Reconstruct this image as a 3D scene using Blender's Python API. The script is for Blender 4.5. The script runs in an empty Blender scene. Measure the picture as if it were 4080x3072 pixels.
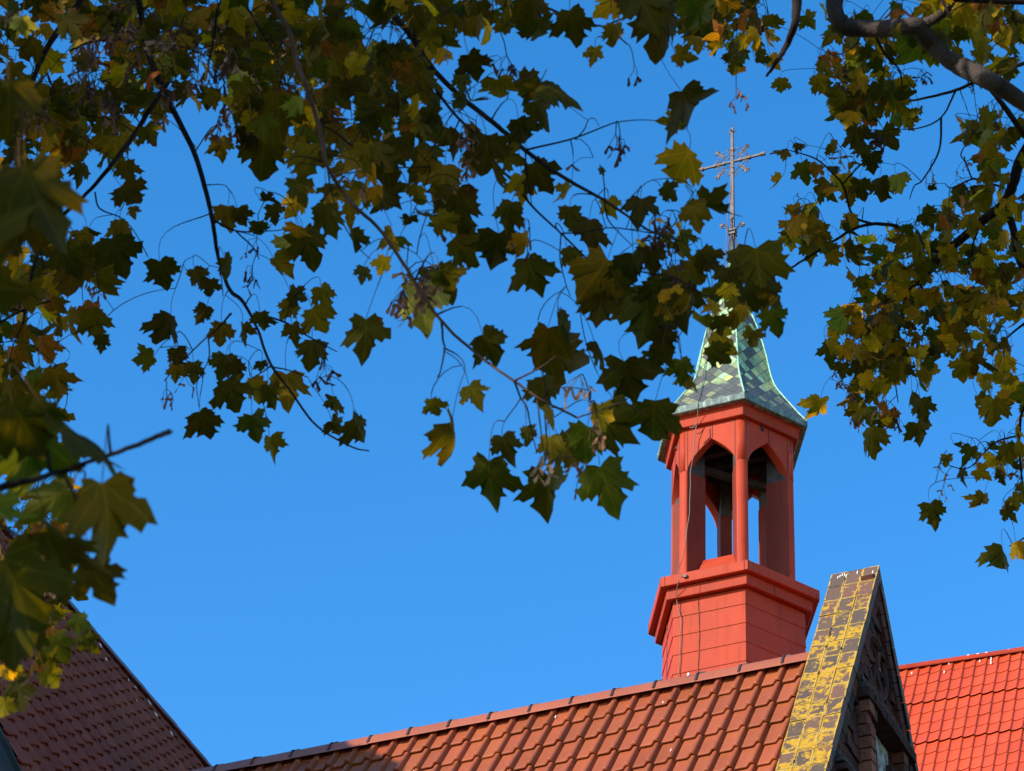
import bpy, math, random
import numpy as np
rad = math.radians
rng = np.random.RandomState(7)
random.seed(7)
SC = bpy.context.scene
COL = SC.collection

# ------------------------------------------------------------------ camera
PITCH, ROLL, FPX = rad(35.6), rad(2.4), 12600.0       # focal length in pixels of the 4080 px wide photo
CAMZ = 1.6
CAM = np.array([0, 0, CAMZ])
fw = np.array([0, math.cos(PITCH), math.sin(PITCH)])
_up0 = np.array([0, -math.sin(PITCH), math.cos(PITCH)]); _r0 = np.array([1.0, 0, 0])
ri = math.cos(ROLL) * _r0 + math.sin(ROLL) * _up0
up = -math.sin(ROLL) * _r0 + math.cos(ROLL) * _up0
cam = bpy.data.cameras.new('camera'); co = bpy.data.objects.new('camera', cam); COL.objects.link(co)
from mathutils import Matrix, Vector
M = Matrix(((ri[0], up[0], -fw[0], 0), (ri[1], up[1], -fw[1], 0), (ri[2], up[2], -fw[2], CAMZ), (0, 0, 0, 1)))
co.matrix_world = M
cam.sensor_width = 36; cam.lens = 36 * FPX / 4080
cam.clip_start = 0.1; cam.clip_end = 3000
cam.dof.use_dof = True; cam.dof.focus_distance = 30; cam.dof.aperture_fstop = 17
SC.camera = co

# ------------------------------------------------------------------ sky and sun
SUN_EL, SUN_PHI = rad(23), rad(-57)                 # phi: from -Y towards +X
sund = np.array([math.sin(SUN_PHI) * math.cos(SUN_EL), -math.cos(SUN_PHI) * math.cos(SUN_EL), math.sin(SUN_EL)])
w = bpy.data.worlds.new('World'); SC.world = w; w.use_nodes = True
nt = w.node_tree; nt.nodes.clear()
sky = nt.nodes.new('ShaderNodeTexSky'); sky.sky_type = 'NISHITA'; sky.sun_disc = False
sky.sun_elevation = SUN_EL; sky.sun_rotation = math.atan2(sund[0], sund[1])
sky.altitude = 100; sky.air_density = 1.0; sky.dust_density = 0.25; sky.ozone_density = 3.0
hs = nt.nodes.new('ShaderNodeHueSaturation'); hs.inputs['Saturation'].default_value = 1.315; hs.inputs['Hue'].default_value = 0.501
bg = nt.nodes.new('ShaderNodeBackground'); bg.inputs[1].default_value = 0.135
wo = nt.nodes.new('ShaderNodeOutputWorld')
nt.links.new(sky.outputs[0], hs.inputs['Color']); nt.links.new(hs.outputs[0], bg.inputs[0]); nt.links.new(bg.outputs[0], wo.inputs[0])
sl = bpy.data.lights.new('sun', 'SUN'); sl.energy = 2.6; sl.angle = rad(0.53); sl.color = (1.0, 0.90, 0.76)
so = bpy.data.objects.new('sun', sl); COL.objects.link(so)
so.rotation_euler = Vector(tuple(sund)).to_track_quat('Z', 'Y').to_euler(); so.location = (-20, -20, 40)
SC.view_settings.view_transform = 'Standard'; SC.view_settings.look = 'None'
SC.view_settings.gamma = 1; SC.view_settings.exposure = 1.29

# ------------------------------------------------------------------ helpers
def ray(x, y):
    d = fw + ri * (x - 2040) / FPX + up * (1536 - y) / FPX
    return d / np.linalg.norm(d)
def vray(x, y):                                        # coordinates of the 2212 px wide view
    return ray(x * 1.84448, y * 1.84448)
def nrm(v): return v / np.linalg.norm(v)
def plane_hit(x, y, P, N):                             # camera-relative
    d = ray(x, y); return d * ((P @ N) / (d @ N))
def project(P):
    Q = np.asarray(P) - CAM; z = Q @ fw
    return np.stack([2040 + FPX * (Q @ ri) / z, 1536 - FPX * (Q @ up) / z], -1)

def srgb(r, g, b):
    f = lambda c: ((c / 255 + 0.055) / 1.055) ** 2.4 if c > 10 else c / 255 / 12.92
    return (f(r), f(g), f(b))

class MB:
    def __init__(s): s.v = []; s.f = []; s.c = []; s.uv = []; s.m = []; s.n = 0; s.hascol = False; s.hasuv = False
    def add(s, V, F, col=None, uv=None, mat=0):
        V = np.asarray(V, float).reshape(-1, 3); k = len(V)
        s.v.append(V)
        if isinstance(F, np.ndarray): s.f.extend((F + s.n).tolist()); nf = len(F)
        else: s.f.extend([tuple(i + s.n for i in q) for q in F]); nf = len(F)
        s.m.extend([mat] * nf)
        if col is None: s.c.append(np.tile([0.5, 0.5, 0.5], (k, 1)))
        else:
            s.hascol = True; c = np.asarray(col, float); s.c.append(np.tile(c, (k, 1)) if c.ndim == 1 else c)
        if uv is None: s.uv.append(np.zeros((k, 2)))
        else: s.hasuv = True; s.uv.append(np.asarray(uv, float))
        s.n += k
    def box(s, c, ax, ay, az, hx, hy, hz, col=None, mat=0, taper=1.0):
        c = np.asarray(c, float); V = []
        for k, z in enumerate((-1, 1)):
            t = 1 if k == 0 else taper
            for x, y in ((-1, -1), (1, -1), (1, 1), (-1, 1)):
                V.append(c + ax * hx * x * t + ay * hy * y * t + az * hz * z)
        s.add(V, [(0, 3, 2, 1), (4, 5, 6, 7), (0, 1, 5, 4), (1, 2, 6, 5), (2, 3, 7, 6), (3, 0, 4, 7)], col, None, mat)
    def tube(s, P, R, n=6, col=None, mat=0, cap=True, squash=None):
        P = np.asarray(P, float); m = len(P); R = np.broadcast_to(np.asarray(R, float), (m,))
        T = np.gradient(P, axis=0); T /= (np.linalg.norm(T, axis=1)[:, None] + 1e-9)
        ref = np.array([0, 0, 1.0]) if abs(T[0][2]) < 0.9 else np.array([1.0, 0, 0])
        a = nrm(np.cross(T[0], ref)); V = []
        for i in range(m):
            a = nrm(a - T[i] * (a @ T[i])); b = np.cross(T[i], a)
            for k in range(n):
                t = 2 * math.pi * k / n
                V.append(P[i] + R[i] * (a * math.cos(t) + b * math.sin(t)))
        F = [(i * n + k, i * n + (k + 1) % n, (i + 1) * n + (k + 1) % n, (i + 1) * n + k) for i in range(m - 1) for k in range(n)]
        if cap: F += [tuple(range(n - 1, -1, -1)), tuple((m - 1) * n + k for k in range(n))]
        s.add(V, F, col, None, mat)
    def grid(s, G, col=None, uv=None, mat=0, closed=False):
        G = np.asarray(G, float); a, b = G.shape[:2]
        F = [(i * b + j, (i + 1) * b + j, (i + 1) * b + (j + 1) % b, i * b + (j + 1) % b) for i in range(a - 1) for j in range(b if closed else b - 1)]
        s.add(G.reshape(-1, 3), F, col, None if uv is None else np.asarray(uv).reshape(-1, 2), mat)
    def mesh(s, name, mats, smooth=False, origin=None):
        me = bpy.data.meshes.new(name); V = np.concatenate(s.v)
        if origin is not None: V = V - np.asarray(origin)
        me.from_pydata(V.tolist(), [], s.f)
        for m in mats: me.materials.append(m)
        if len(mats) > 1: me.polygons.foreach_set('material_index', s.m)
        if smooth: me.polygons.foreach_set('use_smooth', [True] * len(s.f))
        if s.hascol:
            C = np.concatenate(s.c); C = np.concatenate([C, np.ones((len(C), 1))], 1)
            at = me.color_attributes.new('tint', 'FLOAT_COLOR', 'POINT'); at.data.foreach_set('color', C.ravel())
        if s.hasuv:
            U = np.concatenate(s.uv); uvl = me.uv_layers.new(name='UVMap')
            li = np.zeros(len(me.loops), dtype=np.int32); me.loops.foreach_get('vertex_index', li)
            uvl.data.foreach_set('uv', U[li].ravel())
        me.update(); return me

def obj(name, mb, mats, parent=None, smooth=False, label=None):
    if not isinstance(mats, (list, tuple)): mats = [mats]
    org = np.zeros(3)
    if parent is not None:
        p = parent
        while p is not None: org = org + np.array(p.location); p = p.parent
    o = bpy.data.objects.new(name, mb.mesh(name, mats, smooth, org)); COL.objects.link(o)
    if parent is not None: o.parent = parent
    if label: o['label'] = label
    return o
def thing(name, label, cat, loc, group=None):
    o = bpy.data.objects.new(name, None); COL.objects.link(o); o.location = tuple(loc)
    o.empty_display_size = 0.5
    o['label'] = label; o['category'] = cat
    if group: o['group'] = group
    return o

# ------------------------------------------------------------------ materials
class NT:
    def __init__(s, name):
        s.mat = bpy.data.materials.new(name); s.mat.use_nodes = True; s.t = s.mat.node_tree
        s.p = s.t.nodes['Principled BSDF']; s.out = s.t.nodes['Material Output']
    def n(s, kind, **kw):
        nd = s.t.nodes.new('ShaderNode' + kind)
        for k, v in kw.items(): setattr(nd, k, v)
        return nd
    def l(s, a, b): s.t.links.new(a, b)
    def val(s, sock, v):
        if hasattr(v, 'is_linked') or hasattr(v, 'links'): s.l(v, sock)
        else:
            if isinstance(v, (tuple, list)) and len(v) == 3 and sock.type == 'RGBA': v = (*v, 1)
            sock.default_value = v
    def math(s, op, a, b=0.0, c=0.0, clamp=False):
        m = s.n('Math', operation=op); m.use_clamp = clamp
        s.val(m.inputs[0], a); s.val(m.inputs[1], b)
        if len(m.inputs) > 2: s.val(m.inputs[2], c)
        return m.outputs[0]
    def mix(s, f, a, b, mode='MIX'):
        m = s.n('Mix', data_type='RGBA', blend_type=mode)
        s.val(m.inputs[0], f); s.val(m.inputs[6], a); s.val(m.inputs[7], b); return m.outputs[2]
    def noise(s, scale, detail=4, rough=0.55, vec=None, out='Fac'):
        m = s.n('TexNoise'); m.inputs['Scale'].default_value = scale; m.inputs['Detail'].default_value = detail; m.inputs['Roughness'].default_value = rough
        s.l(vec if vec is not None else s.objco(), m.inputs['Vector']); return m.outputs[out]
    def objco(s):
        if not hasattr(s, '_oc'): s._oc = s.n('TexCoord')
        return s._oc.outputs['Object']
    def ramp(s, f, pts):
        r = s.n('ValToRGB'); s.l(f, r.inputs[0]); el = r.color_ramp.elements
        while len(el) < len(pts): el.new(0.5)
        for e, (p, c) in zip(el, pts): e.position = p; e.color = (*c, 1) if len(c) == 3 else c
        return r.outputs[0]
    def sstep(s, f, a, b):
        m = s.n('MapRange', interpolation_type='SMOOTHSTEP'); s.l(f, m.inputs[0]); m.inputs[1].default_value = a; m.inputs[2].default_value = b
        return m.outputs[0]
    def bump(s, h, strength=0.3, dist=0.01):
        b = s.n('Bump'); b.inputs['Strength'].default_value = strength; b.inputs['Distance'].default_value = dist; s.l(h, b.inputs['Height']); s.l(b.outputs[0], s.p.inputs['Normal']); return b
    def attr(s, name='tint'):
        a = s.n('Attribute'); a.attribute_name = name; return a.outputs['Color']
    def geo(s, k): return s.n('NewGeometry').outputs[k]

def simple(name, col, rough=0.6, var=0.12, scale=3.0, metal=0.0, bump=0.0, tint=False, spec=0.5, fine=True):
    k = NT(name); n1 = k.noise(scale, 5); n2 = k.noise(scale * 14, 3)
    c0 = tuple(c * (1 - var) for c in col); c1 = tuple(min(1, c * (1 + var)) for c in col)
    c = k.mix(k.sstep(n1, 0.3, 0.7), c0, c1)
    if fine: c = k.mix(k.math('MULTIPLY', k.sstep(n2, 0.35, 0.75), 0.22), c, tuple(x * 0.62 for x in col))
    if tint: c = k.mix(1.0, c, k.attr(), 'MULTIPLY')
    k.l(c, k.p.inputs['Base Color']); k.p.inputs['Roughness'].default_value = rough; k.p.inputs['Metallic'].default_value = metal
    k.p.inputs['Specular IOR Level'].default_value = spec
    if bump: k.bump(n2, bump, 0.01)
    return k.mat

def mat_red(name, col):
    k = NT(name)
    oc = k.objco(); n1 = k.noise(1.1, 5); n3 = k.noise(30, 3)
    mp = k.n('Mapping'); mp.inputs['Scale'].default_value = (7, 7, 0.7); k.l(oc, mp.inputs[0])
    st = k.noise(1.0, 6, 0.65, mp.outputs[0])
    c = k.mix(k.sstep(n1, 0.3, 0.7), tuple(x * 0.88 for x in col), tuple(min(1, x * 1.1) for x in col))
    c = k.mix(k.math('MULTIPLY', k.sstep(st, 0.50, 0.72), 0.5), c, (col[0] * 0.6, col[1] * 0.55, col[2] * 0.6))
    c = k.mix(k.math('MULTIPLY', k.sstep(n3, 0.68, 0.8), 0.25), c, (0.45, 0.09, 0.04))
    c = k.mix(k.math('MULTIPLY', k.sstep(k.noise(6, 6, 0.7), 0.60, 0.68), 0.30), c, (0.12, 0.03, 0.02))
    k.l(c, k.p.inputs['Base Color'])
    r = k.math('MULTIPLY_ADD', n1, 0.25, 0.45); k.l(r, k.p.inputs['Roughness'])
    k.p.inputs['Specular IOR Level'].default_value = 0.12
    b = k.noise(2.2, 3); k.bump(b, 0.35, 0.03)
    return k.mat
RED = srgb(232, 92, 62)
M_red = mat_red('red_painted_sheet', (0.405, 0.051, 0.021))
M_redtrim = mat_red('red_painted_trim', (0.355, 0.044, 0.019))
M_redin = mat_red('red_inner_painted_shade', (0.20, 0.036, 0.020))  # inner post sides: belfry shade put into a darker, browner red
M_seam = simple('dark_seam', (0.10, 0.018, 0.014), 0.7)
M_wood = simple('grey_weathered_wood', (0.055, 0.050, 0.045), 0.85, 0.3, 6)
M_darkwood = simple('dark_old_timber', (0.035, 0.028, 0.025), 0.9, 0.3, 6)
M_iron = simple('weathered_iron', (0.13, 0.10, 0.088), 0.6, 0.25, 12, 0.3)
M_irondark = simple('dark_iron', (0.05, 0.04, 0.045), 0.6, 0.25, 12, 0.3)
M_cable = simple('old_cable', (0.13, 0.10, 0.08), 0.6, 0.2, 9)
M_mint = simple('verdigris_ridge', (0.30, 0.55, 0.40), 0.7, 0.3, 12)
M_lead = simple('grey_green_sheet', (0.050, 0.056, 0.048), 0.9, 0.35, 3, spec=0.05)
M_mortar = simple('dark_mortar', (0.022, 0.016, 0.014), 0.95, 0.3, 8)

def mat_tile(name, col, rough=0.32, dirt=0.35, streak=0.25, white=0.0, spec=0.5):
    k = NT(name); n1 = k.noise(0.9, 5); n2 = k.noise(9, 5, 0.6); n3 = k.noise(60, 2)
    c = k.mix(k.sstep(n1, 0.3, 0.7), tuple(x * 0.85 for x in col), tuple(x * 1.08 for x in col))
    c = k.mix(1.0, c, k.attr(), 'MULTIPLY')
    c = k.mix(k.math('MULTIPLY', k.sstep(n2, 0.5, 0.78), dirt), c, (col[0] * 0.5, col[1] * 0.6, col[2] * 0.65))
    c = k.mix(k.math('MULTIPLY', k.sstep(n3, 0.62, 0.75), 0.12), c, tuple(min(1, x * 1.7 + 0.03) for x in col))
    if white:
        nw = k.noise(2.3, 6, 0.62); nw2 = k.noise(14, 4)
        f = k.math('MULTIPLY', k.sstep(nw, 0.62, 0.66), k.sstep(nw2, 0.48, 0.56)); c = k.mix(k.math('MULTIPLY', f, white), c, (0.55, 0.6, 0.62))
    k.l(c, k.p.inputs['Base Color']); r = k.math('MULTIPLY_ADD', n2, 0.3, rough - 0.1); k.l(r, k.p.inputs['Roughness'])
    k.p.inputs['Specular IOR Level'].default_value = spec
    k.bump(n2, 0.15, 0.01)
    return k.mat
M_tile = mat_tile('glazed_terracotta', (0.315, 0.076, 0.026), 0.46, 0.45, spec=0.32)
M_filler = simple('pink_ridge_roll', (0.50, 0.16, 0.09), 0.7, 0.2, 20)
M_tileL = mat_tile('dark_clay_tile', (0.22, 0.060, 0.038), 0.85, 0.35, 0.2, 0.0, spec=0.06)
M_tileR = mat_tile('red_metal_tile', (0.53, 0.064, 0.021), 0.42, 0.12, spec=0.25)
M_cap = mat_tile('ridge_cap_clay', (0.34, 0.092, 0.038), 0.38, 0.35)
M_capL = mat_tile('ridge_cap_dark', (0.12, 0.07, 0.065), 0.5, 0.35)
M_white = simple('bird_dropping', (0.75, 0.74, 0.68), 0.8)

def mat_spire():
    k = NT('patinated_copper_shingle')
    uv = k.n('UVMap').outputs[0]; sx = k.n('SeparateXYZ'); k.l(uv, sx.inputs[0])
    a = k.math('MULTIPLY', sx.outputs[0], 1 / 0.25); b = k.math('MULTIPLY', sx.outputs[1], 1 / 0.29)
    p = k.math('ADD', a, b); q = k.math('SUBTRACT', a, b)
    fp = k.math('FRACT', p); fq = k.math('FRACT', q)
    def edge(f): return k.math('MINIMUM', f, k.math('SUBTRACT', 1.0, f))
    e = k.math('MINIMUM', edge(fp), edge(fq)); line = k.math('SUBTRACT', 1.0, k.sstep(e, 0.02, 0.05))
    cv = k.n('CombineXYZ'); k.l(k.math('FLOOR', p), cv.inputs[0]); k.l(k.math('FLOOR', q), cv.inputs[1]); k.l(k.geo('Random Per Island'), cv.inputs[2])
    wn = k.n('TexWhiteNoise', noise_dimensions='3D'); k.l(cv.outputs[0], wn.inputs[0])
    pal = k.ramp(wn.outputs['Value'], [(0.0, (0.055, 0.060, 0.056)), (0.30, (0.075, 0.085, 0.072)), (0.40, (0.25, 0.32, 0.14)), (0.56, (0.32, 0.43, 0.19)), (0.66, (0.36, 0.56, 0.28)), (0.80, (0.32, 0.54, 0.30)), (0.86, (0.45, 0.45, 0.15)), (1.0, (0.47, 0.50, 0.18))])
    # low rows stay dark slate grey, higher ones carry the pale patina
    low = k.ramp(wn.outputs['Value'], [(0.0, (0.062, 0.068, 0.066)), (0.7, (0.085, 0.092, 0.088)), (0.8, (0.18, 0.19, 0.11)), (1.0, (0.25, 0.26, 0.12))])
    hgt = k.sstep(k.math('ADD', sx.outputs[1], k.math('MULTIPLY', wn.outputs['Value'], 0.25)), 0.75, 0.95)
    c = k.mix(hgt, low, pal)
    mp = k.n('Mapping'); mp.inputs['Scale'].default_value = (14, 14, 1.4); k.l(k.objco(), mp.inputs[0])
    st = k.noise(1.0, 7, 0.7, mp.outputs[0]); n2 = k.noise(22, 5, 0.65)
    c = k.mix(k.math('MULTIPLY', k.sstep(st, 0.50, 0.64), 0.65), c, (0.075, 0.085, 0.065))
    c = k.mix(k.math('MULTIPLY', k.sstep(n2, 0.52, 0.7), 0.45), c, (0.15, 0.16, 0.10))
    c = k.mix(k.math('MULTIPLY', line, 0.9), c, (0.02, 0.025, 0.022))
    k.l(c, k.p.inputs['Base Color']); k.p.inputs['Roughness'].default_value = 0.62
    hgt2 = k.math('MULTIPLY_ADD', fp, 0.5, k.math('MULTIPLY', fq, -0.5)); hh = k.math('SUBTRACT', hgt2, k.math('MULTIPLY', line, 1.0))
    k.bump(hh, 0.5, 0.012)
    return k.mat
M_spire = mat_spire()
def mat_drip():
    k = NT('patinated_copper_drip'); mp = k.n('Mapping'); mp.inputs['Scale'].default_value = (9, 9, 1.2); k.l(k.objco(), mp.inputs[0])
    st = k.noise(1.0, 6, 0.7, mp.outputs[0]); n = k.noise(11, 4)
    c = k.ramp(k.math('ADD', k.math('MULTIPLY', st, 0.6), k.math('MULTIPLY', n, 0.4)), [(0.38, (0.055, 0.075, 0.07)), (0.52, (0.11, 0.17, 0.15)), (0.6, (0.26, 0.36, 0.28)), (0.7, (0.34, 0.38, 0.24))])
    k.l(c, k.p.inputs['Base Color']); k.p.inputs['Roughness'].default_value = 0.65; return k.mat
M_drip = mat_drip()

def mat_lichen():
    k = NT('lichen_covered_coping'); uv = k.n('UVMap').outputs[0]; sx = k.n('SeparateXYZ'); k.l(uv, sx.inputs[0])
    nw = k.noise(11, 4); 
    wx = k.math('ADD', sx.outputs[0], k.math('MULTIPLY', k.math('SUBTRACT', nw, 0.5), 0.05)); wy = k.math('ADD', sx.outputs[1], k.math('MULTIPLY', k.math('SUBTRACT', k.noise(9, 4, 0.6), 0.5), 0.05))
    def cell(v, s): f = k.math('FRACT', k.math('MULTIPLY', v, s)); return k.math('MINIMUM', f, k.math('SUBTRACT', 1.0, f)), k.math('FLOOR', k.math('MULTIPLY', v, s))
    ex, ix = cell(k.math('ADD', wx, 1.6), 1 / 0.16); ey, iy = cell(k.math('ADD', wy, 2.62), 1 / 0.262)
    nz = k.n('SeparateXYZ'); k.l(k.geo('Normal'), nz.inputs[0]); upf = k.sstep(nz.outputs[2], 0.15, 0.4)
    jx = k.math('SUBTRACT', 1.0, k.sstep(ex, 0.03, 0.11)); jy = k.math('SUBTRACT', 1.0, k.sstep(ey, 0.02, 0.055))
    cv = k.n('CombineXYZ'); k.l(ix, cv.inputs[0]); k.l(iy, cv.inputs[1]); wn = k.n('TexWhiteNoise', noise_dimensions='2D'); k.l(cv.outputs[0], wn.inputs[0])
    base = k.ramp(wn.outputs['Value'], [(0.0, (0.075, 0.050, 0.036)), (0.4, (0.10, 0.062, 0.042)), (0.7, (0.13, 0.070, 0.045)), (0.9, (0.16, 0.070, 0.042)), (1.0, (0.21, 0.080, 0.045))])
    big = k.noise(3.2, 5, 0.6); fine = k.noise(42, 6, 0.7); med = k.noise(13, 5, 0.62)
    base = k.mix(k.math('MULTIPLY', k.sstep(fine, 0.4, 0.7), 0.55), base, (0.075, 0.055, 0.042))
    base = k.mix(k.math('MULTIPLY', k.sstep(med, 0.6, 0.68), 0.5), base, (0.34, 0.13, 0.07))
    # lichen: mostly on the joints and the left, spreading lower down
    bias = k.math('ADD', k.math('MULTIPLY', k.math('MAXIMUM', jx, jy), 0.40), k.math('MULTIPLY', k.math('SUBTRACT', big, 0.5), 1.25))
    bias = k.math('ADD', bias, k.math('MULTIPLY', k.math('SUBTRACT', med, 0.5), 1.3))
    bias = k.math('ADD', bias, k.math('MULTIPLY', k.math('SUBTRACT', wn.outputs['Value'], 0.5), 0.13))
    bias = k.math('ADD', bias, k.math('MULTIPLY', k.sstep(sx.outputs[1], 0.2, 1.7), 0.24))
    bias = k.math('ADD', bias, k.math('MULTIPLY', k.math('SUBTRACT', fine, 0.5), 0.28))
    bias = k.math('ADD', bias, -0.105)
    lf = k.math('MULTIPLY', k.sstep(bias, 0.08, 0.22), upf)
    lc = k.ramp(fine, [(0.33, (0.28, 0.14, 0.004)), (0.5, (0.43, 0.235, 0.004)), (0.75, (0.43, 0.30, 0.04))])
    c = k.mix(lf, base, lc)
    pale = k.math('MULTIPLY', k.sstep(k.math('MAXIMUM', jx, jy), 0.75, 1.0), k.sstep(med, 0.42, 0.55)); c = k.mix(k.math('MULTIPLY', k.math('MULTIPLY', pale, 0.5), upf), c, (0.40, 0.32, 0.14))
    drk = k.math('MULTIPLY', jx, k.sstep(k.noise(5, 3), 0.58, 0.64)); c = k.mix(drk, c, (0.015, 0.012, 0.01))
    vor = k.n('TexVoronoi'); vor.inputs['Scale'].default_value = 9; k.l(k.objco(), vor.inputs['Vector'])
    spot = k.math('MULTIPLY', k.math('SUBTRACT', 1.0, k.sstep(vor.outputs['Distance'], 0.16, 0.22)), k.sstep(k.noise(2.1, 2), 0.56, 0.6)); c = k.mix(k.math('MULTIPLY', spot, 0.7), c, (0.50, 0.20, 0.07))
    k.l(c, k.p.inputs['Base Color']); k.p.inputs['Roughness'].default_value = 0.9
    h = k.math('SUBTRACT', k.math('ADD', k.math('MULTIPLY', fine, 0.4), k.math('MULTIPLY', lf, 0.25)), k.math('MULTIPLY', k.math('MAXIMUM', jx, jy), 0.7)); k.bump(h, 0.6, 0.012)
    return k.mat
M_lichen = mat_lichen()
def mat_brick():
    k = NT('old_brick'); n1 = k.noise(14, 6, 0.65); n2 = k.noise(45, 4); n3 = k.noise(2.0, 4)
    c = k.mix(k.math('MULTIPLY', k.sstep(n1, 0.45, 0.7), 0.6), k.attr(), (0.055, 0.045, 0.04))
    c = k.mix(k.math('MULTIPLY', k.sstep(n3, 0.55, 0.7), 0.35), c, (0.07, 0.07, 0.04))
    c = k.mix(k.math('MULTIPLY', k.sstep(n2, 0.6, 0.75), 0.25), c, (0.22, 0.13, 0.10))
    k.l(c, k.p.inputs['Base Color']); k.p.inputs['Roughness'].default_value = 0.95; k.p.inputs['Specular IOR Level'].default_value = 0.05; k.bump(k.math('ADD', n1, k.math('MULTIPLY', n2, 0.5)), 1.0, 0.03); return k.mat
M_brick = mat_brick()
def mat_plaster():
    k = NT('old_plaster'); n1 = k.noise(7, 6, 0.65); n2 = k.noise(30, 4)
    c = k.ramp(n1, [(0.40, (0.10, 0.08, 0.07)), (0.5, (0.34, 0.33, 0.30)), (0.7, (0.45, 0.50, 0.46))]); c = k.mix(k.math('MULTIPLY', k.sstep(n2, 0.55, 0.7), 0.4), c, (0.12, 0.13, 0.10))
    k.l(c, k.p.inputs['Base Color']); k.p.inputs['Roughness'].default_value = 0.9; k.bump(n1, 0.5, 0.02); return k.mat
M_plaster = mat_plaster()
M_wallbrick = simple('brick_wall_far', (0.22, 0.08, 0.055), 0.9, 0.3, 3)

def mat_leaf():
    k = NT('maple_leaf'); uv = k.n('UVMap').outputs[0]; sx = k.n('SeparateXYZ'); k.l(uv, sx.inputs[0])
    ax = k.math('ABSOLUTE', sx.outputs[0]); y = sx.outputs[1]
    def vein(t, wd):
        cx, sy = math.sin(t), math.cos(t)
        cr = k.math('ABSOLUTE', k.math('SUBTRACT', k.math('MULTIPLY', ax, sy), k.math('MULTIPLY', y, cx)))
        dt = k.math('ADD', k.math('MULTIPLY', ax, cx), k.math('MULTIPLY', y, sy))
        return k.math('MULTIPLY', k.math('SUBTRACT', 1.0, k.sstep(cr, wd * 0.4, wd)), k.sstep(dt, -0.02, 0.02))
    v = k.math('MAXIMUM', vein(0, 0.022), k.math('MAXIMUM', vein(rad(44), 0.018), vein(rad(88), 0.015)))
    # fine side veins
    n1 = k.noise(16, 4, 0.6); n2 = k.noise(55, 5, 0.6); n3 = k.noise(120, 3)
    tint = k.attr()
    c = k.mix(k.math('MULTIPLY', k.sstep(n2, 0.35, 0.7), 0.55), tint, k.mix(1.0, tint, (1.6, 1.15, 0.6), 'MULTIPLY'))
    c = k.mix(k.math('MULTIPLY', k.sstep(n1, 0.4, 0.65), 0.5), c, k.mix(1.0, tint, (0.62, 0.85, 0.9), 'MULTIPLY'))
    c = k.mix(k.math('MULTIPLY', v, 0.5), c, k.mix(1.0, tint, (2.3, 1.9, 1.5), 'MULTIPLY'))
    r2 = k.math('ADD', k.math('POWER', ax, 2.0), k.math('POWER', k.math('SUBTRACT', y, 0.4), 2.0))
    brown = k.math('MULTIPLY', k.sstep(k.math('ADD', n2, k.math('MULTIPLY', r2, 0.35)), 0.68, 0.76), 0.8)
    c = k.mix(brown, c, (0.075, 0.032, 0.008))
    c = k.mix(k.math('MULTIPLY', k.sstep(n3, 0.66, 0.72), 0.5), c, (0.03, 0.02, 0.005))
    pr = k.p; k.l(c, pr.inputs['Base Color']); pr.inputs['Roughness'].default_value = 0.6; pr.inputs['Specular IOR Level'].default_value = 0.10
    b = k.n('Bump'); b.inputs['Strength'].default_value = 0.35; b.inputs['Distance'].default_value = 0.003; k.l(k.math('ADD', n2, v), b.inputs['Height']); k.l(b.outputs[0], pr.inputs['Normal'])
    tr = k.n('BsdfTranslucent'); k.l(k.mix(1.0, c, (2.1, 1.6, 0.35), 'MULTIPLY'), tr.inputs[0])
    ms = k.n('MixShader'); ms.inputs[0].default_value = 0.5; k.l(pr.outputs[0], ms.inputs[1]); k.l(tr.outputs[0], ms.inputs[2]); k.l(ms.outputs[0], k.out.inputs[0])
    return k.mat
M_leaf = mat_leaf()
def mat_seed():
    k = NT('maple_seed'); n = k.noise(60, 4); c = k.mix(k.sstep(n, 0.35, 0.7), k.attr(), k.mix(1.0, k.attr(), (0.5, 0.45, 0.4), 'MULTIPLY'))
    pr = k.p; k.l(c, pr.inputs['Base Color']); pr.inputs['Roughness'].default_value = 0.7
    tr = k.n('BsdfTranslucent'); k.l(c, tr.inputs[0]); ms = k.n('MixShader'); ms.inputs[0].default_value = 0.35; k.l(pr.outputs[0], ms.inputs[1]); k.l(tr.outputs[0], ms.inputs[2]); k.l(ms.outputs[0], k.out.inputs[0]); return k.mat
M_seed = mat_seed()
M_bark = simple('maple_bark', (0.030, 0.021, 0.018), 0.95, 0.35, 10, bump=0.6, spec=0.1)
M_barkgrey = simple('smooth_grey_bark', (0.060, 0.048, 0.042), 0.9, 0.45, 7, bump=0.8, spec=0.1)
M_twig = simple('twig_bark', (0.026, 0.016, 0.013), 0.9, 0.3, 10, spec=0.1)
M_twigred = simple('pale_twig_bark', (0.075, 0.042, 0.030), 0.9, 0.35, 10, spec=0.1)
def mat_ground():
    k = NT('grass_ground'); n = k.noise(0.5, 6); n2 = k.noise(9, 5)
    c = k.mix(k.sstep(n, 0.4, 0.6), (0.05, 0.075, 0.022), (0.09, 0.085, 0.035)); c = k.mix(k.math('MULTIPLY', n2, 0.5), c, (0.10, 0.06, 0.03))
    k.l(c, k.p.inputs['Base Color']); k.p.inputs['Roughness'].default_value = 1; k.bump(n2, 0.6, 0.05); return k.mat
g = MB(); g.add([(-400, -400, 0), (400, -400, 0), (400, 400, 0), (-400, 400, 0)], [(0, 1, 2, 3)])
go = obj('ground', g, mat_ground()); go['kind'] = 'structure'

Z3 = np.array([0, 0, 1.0])
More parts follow.
